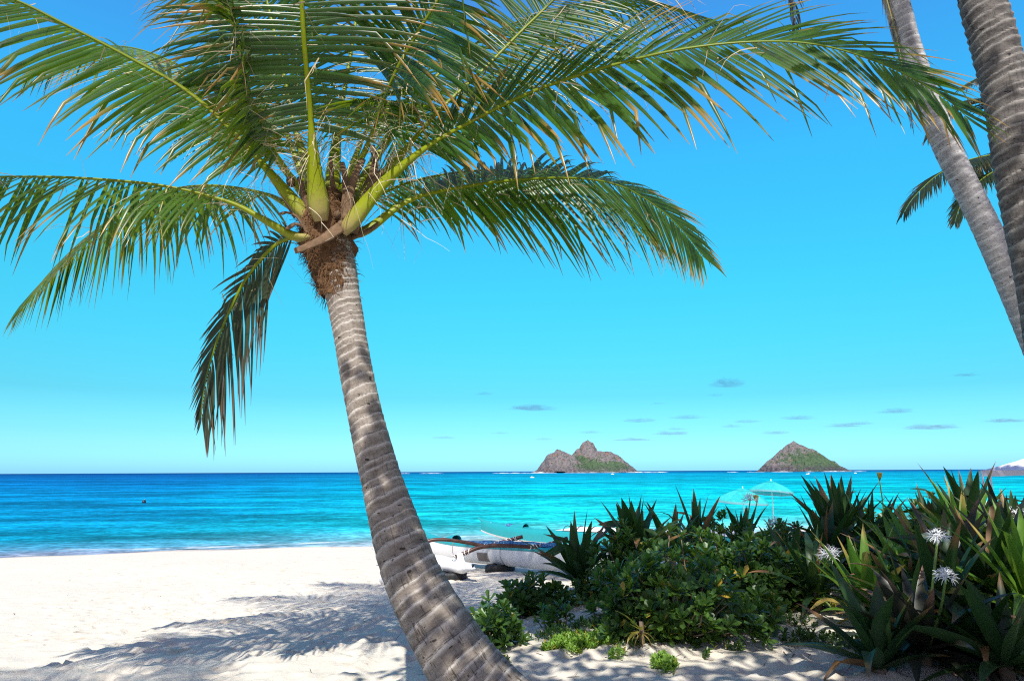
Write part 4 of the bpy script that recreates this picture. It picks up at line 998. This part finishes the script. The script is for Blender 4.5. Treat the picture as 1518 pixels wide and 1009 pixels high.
RP = random.Random(17)
lanceo = lambda u: (min(1, .62 + 1.3 * u)) * max(0, 1 - max(0, (u - .35) / .65) ** 1.7)
def flower(parent, foot, head, r, bud=False):
    mb = MB(); mid = foot.lerp(head, .55) + V((RP.uniform(-.04, .04), 0, .03)); tube(mb, spline([foot, mid, head], 6), lambda t: .013 - .003 * t, 7)
    if bud:
        o = mb.build('flower_stalk', m_gstem, parent); fm = MB()
        for k in range(7):
            d = V((RP.uniform(-.35, .35), RP.uniform(-.35, .35), 1)).normalized()
            tube(fm, [head, head + d * r * .4, head + d * r * .8, head + d * r], lambda t: .012 * math.sin(math.pi * (.15 + .75 * t)) + .002, 6)
        s = fm.build('flower_buds', m_lily_y, None); s.parent = o; return
    o = mb.build('flower_stalk', m_gstem, parent); fm = MB()
    for k in range(15):
        a = 2 * math.pi * k / 15 + RP.uniform(-.2, .2); el = RP.uniform(-.15, 1.25)
        d = V((math.cos(a) * math.cos(el), math.sin(a) * math.cos(el), math.sin(el)))
        tp_ = head + d * r * .52; tube(fm, [head, head.lerp(tp_, .5) + V((0, 0, .01)), tp_], lambda t: .0045, 5, c=(0, .5, 0))
        for j in range(6):
            b2 = 2 * math.pi * j / 6; S = d.cross(V((.2, .1, 1))).normalized(); U = S.cross(d)
            pd = d * .75 + (S * math.cos(b2) + U * math.sin(b2)) * .9
            blade(fm, tp_, pd, d, r * RP.uniform(.5, .7), .010, 5, 2.4, 0, RP.random(), 0, .2, lambda u: 1 - .75 * u)
    s = fm.build('flower', m_pet, None); s.parent = o
def lily(px, d, label, n=22, L=.95, W=.13, stem=.3, m=None, up=(0, 0, 1), el=(86, 12), droop=.9, flowers=(), group='strap leaved spider lilies in the shrub bed', z=None, dead=2, stemr=.055, extra=()):
    x = (px - 759) / F * d / math.cos(PITCH) * 1.0
    r_ = ray(px, 900); x = r_.x / r_.y * d
    zb = gzf(x, d) if z is None else z
    root = empty('spider_lily', V((x, d, zb)), label, 'lily plant', group)
    c0 = V((x, d, zb)); ax = V(up).normalized(); top = c0 + ax * stem
    sm = MB(); tube(sm, [c0 + V((0, 0, -.08)), c0.lerp(top, .5), top, top + ax * .06], lambda t: stemr * (1.15 - .35 * t), 10); sm.build('stem', m_stem, root)
    mb = MB(); m = m or m_lily
    for i in range(n):
        q = i / (n - 1); a = i * 2.39996 + RP.uniform(-.25, .25); e = rad(el[0] + (el[1] - el[0]) * q ** 1.1 + RP.uniform(-6, 6))
        S = ax.cross(V((0, 1, .1))).normalized(); U = S.cross(ax)
        h = S * math.cos(a) + U * math.sin(a); dd = h * math.cos(e) + ax * math.sin(e)
        nn = (ax * math.cos(e) - h * math.sin(e)) * 1.0
        Lf = L * RP.uniform(.82, 1.12) * (.78 + .3 * math.sin(math.pi * min(1, q + .15)))
        k = (RP.uniform(.5, .8), V((0, 0, -RP.uniform(.4, 1.2)))) if RP.random() < .24 else None
        tipd = RP.uniform(.6, .97) if RP.random() < .5 else (RP.uniform(-.2, .3) if RP.random() < .06 else 1.3)
        blade(mb, top - ax * (stem * .25 * q) + h * .03, dd, (nn + V((RP.uniform(-.5, .5), RP.uniform(-.5, .5), RP.uniform(-.3, .3)))).normalized(), Lf, W * RP.uniform(.95, 1.4), 9, droop * RP.uniform(.5, 1.7) * (.40 + .95 * q), 0, RP.random(),
              (lambda td: lambda u: max(0, min(1, (u - td) * 8)))(tipd), -.45, lanceo, k, .0, 1.6)
    for (a, e, Lf, dr) in extra:
        dd = V((math.cos(a) * math.cos(e), math.sin(a) * math.cos(e), math.sin(e)))
        blade(mb, top, dd, V((0, 0, 1)) if abs(dd.z) < .8 else V((0, -1, .2)), Lf, W, 10, dr, 0, RP.random(), 0, -.45, lanceo, None, 0, 1.6)
    mb.build('foliage', m, root)
    if dead:
        dm = MB()
        for i in range(dead):
            a = RP.uniform(0, 6.28); dd = V((math.cos(a), math.sin(a), RP.uniform(-.4, .3)))
            blade(dm, top - ax * stem * .3, dd, V((0, 0, 1)), L * .7, W * .55, 7, 2.2, 0, RP.random(), .9, -.6, lanceo, None)
        dm.build('dead_leaf', m, root)
    for (fx, fy, fd, r, bud) in flowers: flower(root, top - ax * .05, P(fx, fy, fd), r, bud)
    return root
lily(945, 10.3, 'big dark lily clump left of centre rising above the naupaka, its leaves against the sea', 40, .90, .15, .40, el=(84, -5))
lily(862, 10.0, 'dark lily nearest the canoe with one long leaf reaching left across the white hull', 22, .88, .125, .28, up=(-.12, 0, 1), el=(84, 25), droop=.6, extra=((math.pi + .05, .62, 1.05, .55),))
lily(1037, 11.6, 'upright dark lily in the middle, between the big clump and the umbrellas', 16, .88, .105, .60, el=(88, 25), droop=.5)
lily(1108, 12.0, 'lily below the teal umbrellas with a white flower head and spread leaves', 20, .85, .11, .55, el=(82, 10), flowers=((1112, 741, 12.0, .16, 0), (1122, 745, 12.0, .14, 1)))
lily(1000, 10.9, 'low spreading lily between the big clump and the upright one', 22, .85, .11, .4, el=(70, 0))
lily(1257, 10.4, 'largest lily, pale leaf tips fanned against the sea under the cone island', 50, .98, .13, .58, el=(86, -8), droop=.55)
lily(1318, 11.6, 'dark lily right behind the largest fan, with a tall bud stalk', 22, .9, .12, .45, el=(82, 5), flowers=((1304, 712, 11.4, .14, 1),))
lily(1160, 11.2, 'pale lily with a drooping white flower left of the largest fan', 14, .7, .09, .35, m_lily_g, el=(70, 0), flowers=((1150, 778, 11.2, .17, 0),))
lily(1400, 10.6, 'dark lily left of the tent corner, leaves cutting the horizon', 36, 1.0, .125, .5, el=(85, -5))
lily(1450, 9.9, 'dark lily under the tent corner with stout pointed leaves', 40, 1.08, .13, .72, el=(85, -5))
lily(1520, 9.2, 'lily at the right edge below the tent roof with a white flower', 30, .95, .12, .55, el=(82, -5), flowers=((1508, 770, 8.8, .2, 0),))
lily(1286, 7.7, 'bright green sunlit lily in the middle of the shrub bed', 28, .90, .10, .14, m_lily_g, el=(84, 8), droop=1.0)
lily(1212, 8.4, 'grey green lily with withered lower leaves at the edge of the bare sand', 22, .86, .09, .22, el=(78, -8), droop=1.2, dead=7, flowers=((1231, 826, 8.1, .16, 0), (1237, 905, 7.9, .13, 1)))
lily(1296, 6.25, 'broad leaved lily closest to the camera at the bottom edge', 15, .80, .15, .02, el=(80, 15), droop=.7, extra=((math.pi + .2, .45, .85, 1.0), (math.pi - .2, .35, .9, 1.1), (.25, .35, .85, .9)))
lily(1405, 7.7, 'purple tinged lily between the bright green one and the right edge, behind the white flowers', 34, 1.05, .11, .30, m_lily_p, el=(82, -5))
lily(1478, 7.2, 'long dark leaved lily sprawling left in the lower right corner', 34, 1.15, .12, .35, el=(75, -10), extra=((math.pi, .5, 1.3, .9), (math.pi + .3, .3, 1.3, .8)))
lily(1440, 6.3, 'dark lily at the bottom right, next to the purple flowering one', 26, .85, .12, .05, el=(60, -8), droop=1.2)
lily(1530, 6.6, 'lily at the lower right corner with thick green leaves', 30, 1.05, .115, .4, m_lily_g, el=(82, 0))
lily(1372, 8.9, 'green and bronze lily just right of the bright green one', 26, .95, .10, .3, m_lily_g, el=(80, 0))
lily(1350, 7.0, 'dark lily behind the broad leaved foreground one', 22, .8, .115, .15, el=(78, 0))
lily(1505, 8.2, 'bronze lily at the right edge below the white flower', 30, 1.0, .11, .5, m_lily_p, el=(82, -5))
lily(1440, 9.1, 'green lily behind the white flower heads', 28, .95, .11, .55, m_lily_g, el=(82, 0))
lily(1345, 8.6, 'green lily tucked between the bright one and the flowering one', 26, .85, .10, .2, m_lily_g, el=(80, 0), droop=1.2)
lily(1178, 9.4, 'shaded lily at the left foot of the grey green one', 22, .75, .09, .15, el=(74, -5), droop=1.2)
lily(1232, 9.8, 'shaded lily behind the cut white flower head', 24, .85, .10, .35, el=(80, 0))
lily(1365, 6.35, 'purple tinged lily with two white spidery flower heads, right of the broad leaved one', 26, .85, .125, .12, m_lily_p, el=(70, -8), droop=1.2, flowers=((1390, 797, 6.25, .105, 0), (1402, 856, 6.05, .105, 0)))
lily(1480, 5.9, 'very near dark lily at the bottom right corner', 26, .85, .12, .1, el=(70, -10), droop=1.2)
lily(1395, 7.0, 'arching dark lily just behind the two white flower heads', 28, 1.0, .11, .25, el=(78, -8), droop=1.3)
lily(1545, 7.6, 'dark lily cut by the right edge of the view', 28, 1.05, .12, .5, el=(80, -5), droop=1.1)
lily(1300, 10.0, 'shaded lily between the largest fan and the bright green one', 26, .9, .10, .4, el=(82, 0), droop=1.0)
lily(950, 7.32, 'small lily with a shaggy brown stem and a few yellow leaves at the front', 6, .30, .034, .16, m_lily_y, el=(48, -5), droop=1.7, dead=14, stemr=.028)

# naupaka shrubs: rosettes of spoon shaped leaves on branching stems
spoon = lambda u: max(.05, (.22 + .9 * u ** 1.2) * (1 - max(0, (u - .72) / .28) ** 2.2))
def rosette(mb, p, nrm, L, k, hue, dry=.03):
    S = nrm.cross(V((.3, .8, .1))).normalized(); U = S.cross(nrm); a0 = RP.uniform(0, 6.28)
    for i in range(k):
        a = a0 + i * 2.39996; e = rad(68 - 62 * i / k + RP.uniform(-10, 10))
        h = S * math.cos(a) + U * math.sin(a); d = h * math.cos(e) + nrm * math.sin(e)
        blade(mb, p - nrm * (.035 * i / k), d, nrm * math.cos(e) - h * math.sin(e), L * RP.uniform(.75, 1.15), L * .47, 5, .35, 0, min(1, max(0, hue + RP.uniform(-.25, .25))),
              1.0 if RP.random() < dry else 0.0, -.25, spoon, None, 0)
def shrub(px, py, hw, h, dp, nr, label, m=None, Lf=.135, pos=None, dry=.02, group='naupaka shrubs on the dune'):
    if pos is None: g = G(px, py); x, y = g.x, g.y
    else: y = pos; r_ = ray(px, 900); x = r_.x / r_.y * y
    zb = gzf(x, y); root = empty('naupaka_shrub', V((x, y, zb)), label, 'shrub', group)
    fm = MB(); sm = MB(); seed = RP.uniform(0, 99); tips = []
    for i in range(nr):
        th = RP.uniform(0, 2 * math.pi); ct = RP.uniform(-.12, 1) ; st_ = math.sqrt(max(0, 1 - ct * ct))
        d = V((st_ * math.cos(th), st_ * math.sin(th), ct))
        k = (.82 + .62 * mnoise.noise(d * 1.9 + V((seed, 0, 0))) + .3 * mnoise.noise(d * 4.5 + V((seed, 3, 0)))) * (1 if RP.random() < .72 else RP.uniform(.55, .95))
        p = V((x + d.x * hw * k, y + d.y * dp * k, zb + .04 + max(0.0, d.z) * h * k + RP.uniform(0, .05)))
        p.z = max(p.z, gzf(p.x, p.y) + .04)
        nrm = (d * .7 + V((0, -.12, .75)) + V((RP.uniform(-.35, .35), RP.uniform(-.35, .35), 0))).normalized()
        hue = .5 + .6 * mnoise.noise(p * 2.3); tips.append((p, nrm))
        rosette(fm, p, nrm, Lf * RP.uniform(.8, 1.15), RP.randint(8, 11), hue, dry)
    fm.build('foliage', m or m_nau, root)
    for i, (p, nrm) in enumerate(tips):
        if i % 3: continue
        b0 = V((x + (p.x - x) * .25 + RP.uniform(-.06, .06), y + (p.y - y) * .25, zb - .02)); mid = b0.lerp(p, .55) + V((RP.uniform(-.05, .05), RP.uniform(-.05, .05), -.04))
        tube(sm, spline([b0, mid, p - nrm * .03], 3), lambda t: .013 - .007 * t, 5)
    sm.build('stem', m_stem, root)
shrub(790, 906, .50, .42, .40, 120, 'low rounded naupaka bush in front of the near canoe')
shrub(738, 958, .33, .36, .30, 70, 'sunlit green naupaka bush beside the leaning trunk', Lf=.12)
shrub(822, 930, .22, .20, .22, 26, 'tiny naupaka sprig between the low bush and the bright ground cover', Lf=.09)
shrub(885, 890, .42, .30, .35, 60, 'naupaka at the foot of the lily that reaches across the hull', Lf=.10)
shrub(1000, 930, 1.0, .80, .85, 400, 'large naupaka mass in the middle with a few lit light green tips')
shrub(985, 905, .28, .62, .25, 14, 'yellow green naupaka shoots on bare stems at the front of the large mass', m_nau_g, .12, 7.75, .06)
shrub(930, 900, .60, .80, .55, 150, 'naupaka under the big dark lily clump', pos=9.8)
shrub(1112, 900, .80, .70, .7, 280, 'naupaka right of the large mass, above the bare sand', pos=8.9)
shrub(1172, 900, .55, .5, .5, 130, 'low naupaka left of the grey green lily', pos=8.9)
shrub(1085, 850, 1.2, .95, .8, 260, 'dark naupaka band below the umbrellas', pos=11.6)
shrub(1210, 850, 1.1, .95, .8, 260, 'naupaka at the foot of the largest lily fan', pos=10.8)
shrub(1345, 850, 1.2, 1.12, .8, 300, 'tall naupaka right of the largest lily fan', pos=11.2)
shrub(1440, 850, 1.2, 1.20, .9, 280, 'naupaka behind the flowering lilies', pos=10.4)
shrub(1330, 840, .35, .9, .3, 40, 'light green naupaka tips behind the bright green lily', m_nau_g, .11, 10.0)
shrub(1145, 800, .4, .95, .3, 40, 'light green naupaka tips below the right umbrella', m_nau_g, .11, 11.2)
shrub(1490, 850, 1.0, .7, .9, 200, 'low naupaka filling the lower right corner', pos=7.9)
shrub(1330, 900, .9, .5, .9, 160, 'low naupaka under the bright green lily', pos=8.6)

# ground cover and litter
def cover(name, label, spots, L, m, k):
    mb = MB()
    for (px, py, rx, ry, nn) in spots:
        g = G(px, py)
        for i in range(nn):
            a = RP.uniform(0, 6.28); r_ = math.sqrt(RP.random()) * (.75 + .5 * mnoise.noise(V((math.cos(a) * 2, math.sin(a) * 2, px))))
            x = g.x + math.cos(a) * r_ * rx; y = g.y + math.sin(a) * r_ * ry; z = gzf(x, y)
            rosette(mb, V((x, y, z + RP.uniform(.01, .09) * (1 - .6 * r_))), V((RP.uniform(-.3, .3), RP.uniform(-.5, .1), 1)).normalized(), L * RP.uniform(.7, 1.2), k, RP.random(), .04)
    tag(mb.build(name, m), label, 'ground cover', None, 'stuff')
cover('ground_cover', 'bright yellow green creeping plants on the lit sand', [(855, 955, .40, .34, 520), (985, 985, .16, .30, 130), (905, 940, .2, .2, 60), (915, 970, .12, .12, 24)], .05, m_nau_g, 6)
cover('creeping_weed', 'sparse dark creeping weeds along the edge of the shrub bed', [(900, 925, .5, .25, 110), (1000, 950, .8, .18, 150), (1130, 925, .7, .2, 110), (1070, 965, .3, .2, 18), (1200, 950, .4, .2, 60), (820, 945, .3, .3, 50), (740, 985, .18, .2, 24), (1330, 960, .8, .6, 120)], .06, m_nau, 6)
mb = MB()
for i in range(420):
    u = RP.random()
    if u < .25: px, py = RP.uniform(0, 640), RP.uniform(835, 1000)
    elif u < .5: px, py = RP.uniform(600, 1000), RP.uniform(860, 1005)
    else: px, py = RP.uniform(900, 1300), RP.gauss(945, 22)
    g = G(px, min(py, 1005)); big = u < .5
    blade(mb, V((g.x, g.y, gzf(g.x, g.y) + .008)), V((RP.uniform(-1, 1), RP.uniform(-1, 1), RP.uniform(-.02, .1))), V((0, 0, 1)), RP.uniform(.03, .16 if big else .22), RP.uniform(.004, .014), 3, .05, 0, RP.random(), 1, -.4)
tag(mb.build('leaf_litter', leaf_mat('litter', (.15, .09, .05), (.22, .14, .08), (.2, .13, .08), (.14, .085, .05), .8, .0, (.1, .1, .1), .1, .2)), 'dry twigs and leaf bits scattered on the sand', 'litter', None, 'stuff')

# broad tree standing behind the viewpoint: its crown throws the dappled shade over the dune, the shrubs and the palm's foot
m_tree = leaf_mat('tree_leaf', (.022, .06, .016), (.04, .09, .02), (.05, .09, .02), (.25, .16, .05), .45, .25, (.15, .28, .03), .35, .3)
RT = random.Random(29)
SUN_HOLES = [(3.5, 2.8, .95), (-.07, 1.43, .75), (1.4, 3.1, .7), (.75, .85, .5), (4.6, 1.9, .6)]  # gaps cut in the unseen crown so sun patches reach chosen plants
def shade_tree(base, mids, cc0, cr0, n_, thr, label, r0, seed, extra=None):
    tb = V((base[0], base[1], gzf(*base)))
    bt = empty('broadleaf_tree', tb, label, 'tree', 'broad leaved trees behind the viewpoint')
    mb = MB(); tk = spline([tb + V((0, 0, -.2))] + [V(q) for q in mids] + [cc0 + V((.1, .2, -.4))], 8)
    tube(mb, tk, lambda t: r0 * (1 - .72 * t) + .03 * (1 - t) ** 6, 16)
    mb.build('trunk', m_stem, bt)
    fm = MB(); lm_ = MB()
    for i in range(n_):
        while True:
            q = V((RT.uniform(-1, 1), RT.uniform(-1, 1), RT.uniform(-1, 1)))
            if q.length < 1: break
        if mnoise.noise(V((q.x * 3.2 + seed, q.y * 2.6, 0))) < thr: continue
        p = cc0 + V((q.x * cr0.x, q.y * cr0.y, q.z * cr0.z))
        if extra and i % 4 == 0: p = extra[0] + V((q.x * extra[1].x, q.y * extra[1].y, q.z * extra[1].z))
        if any((p.x - hx) ** 2 + (p.y - hy) ** 2 < hr * hr for hx, hy, hr in SUN_HOLES) and p.z < 10: continue
        s0 = tk[RT.randint(len(tk) - 14, len(tk) - 1)]
        tube(lm_, spline([s0, s0.lerp(p, .5) + V((RT.uniform(-.2, .2), RT.uniform(-.2, .2), .15)), p], 4), lambda t: .05 * (1 - t) + .008, 5)
        for k in range(26):
            d = V((RT.gauss(0, 1), RT.gauss(0, 1), RT.gauss(0, .7))); pp = p + d * .27
            dd = V((RT.uniform(-1, 1), RT.uniform(-1, 1), RT.uniform(-.5, .5)))
            blade(fm, pp, dd, V((RT.uniform(-.6, .6), RT.uniform(-.6, .6), 1)), RT.uniform(.13, .24), .11, 3, .5, 0, RT.random(), 0, -.2, lambda u: max(.08, math.sin(math.pi * (.12 + .86 * u))), None, 0)
    fm.build('crown', m_tree, bt); lm_.build('limbs', m_stem, bt)
shade_tree((4.6, -3.2), [(4.5, -2.7, 3.0), (4.0, -1.6, 4.8), (3.4, 0, 6.5)], V((2.3, 1.2, 8.1)), V((4.1, 2.4, 1.35)), 200, -.04, 'spreading broad leaved tree behind the viewpoint, reaching low over the dune', .30, 5.0, (V((-.75, -.25, 8.0)), V((1.7, 1.9, .9))))
shade_tree((7.5, -4.0), [(7.3, -3.6, 5.0), (6.0, -2.2, 9.5), (3.0, 1.5, 14.0)], V((0.9, 4.4, 16.2)), V((3.9, 2.7, 1.5)), 190, -.22, 'tall broad leaved tree behind the viewpoint, its unseen crown placed to shade the canoes', .42, 9.0)  # unseen tree added for dense shade over the canoes

bx, by = -3.6, -3.6; zb_ = gzf(bx, by); b0 = V((bx, by, zb_)); top_ = V((-3.1, -.7, 8.6))
pt = empty('palm_tree', b0, 'palm behind the viewpoint at the left, throwing frond shadows on the near sand', 'palm tree')
trunk(pt, [b0 + V((0, 0, -.2)), b0.lerp(top_, .3) + V((0, -.5, 0)), b0.lerp(top_, .65) + V((0, -.4, 0)), top_], [(0, .26), (.08, .19), (1, .14)], m_bark3, .09, 20, .06, 41, .05, .03, (0, .5))
crown(pt, top_, [(a_, v_, 2) for a_, v_ in ((128, 1), (150, 2), (166, 1), (188, 2), (207, 1), (228, 2), (250, 1), (275, 1), (300, 1), (180, 0), (240, 0))], .95)  # unseen crown; fronds kept off one side so the leaning trunk stays sunlit
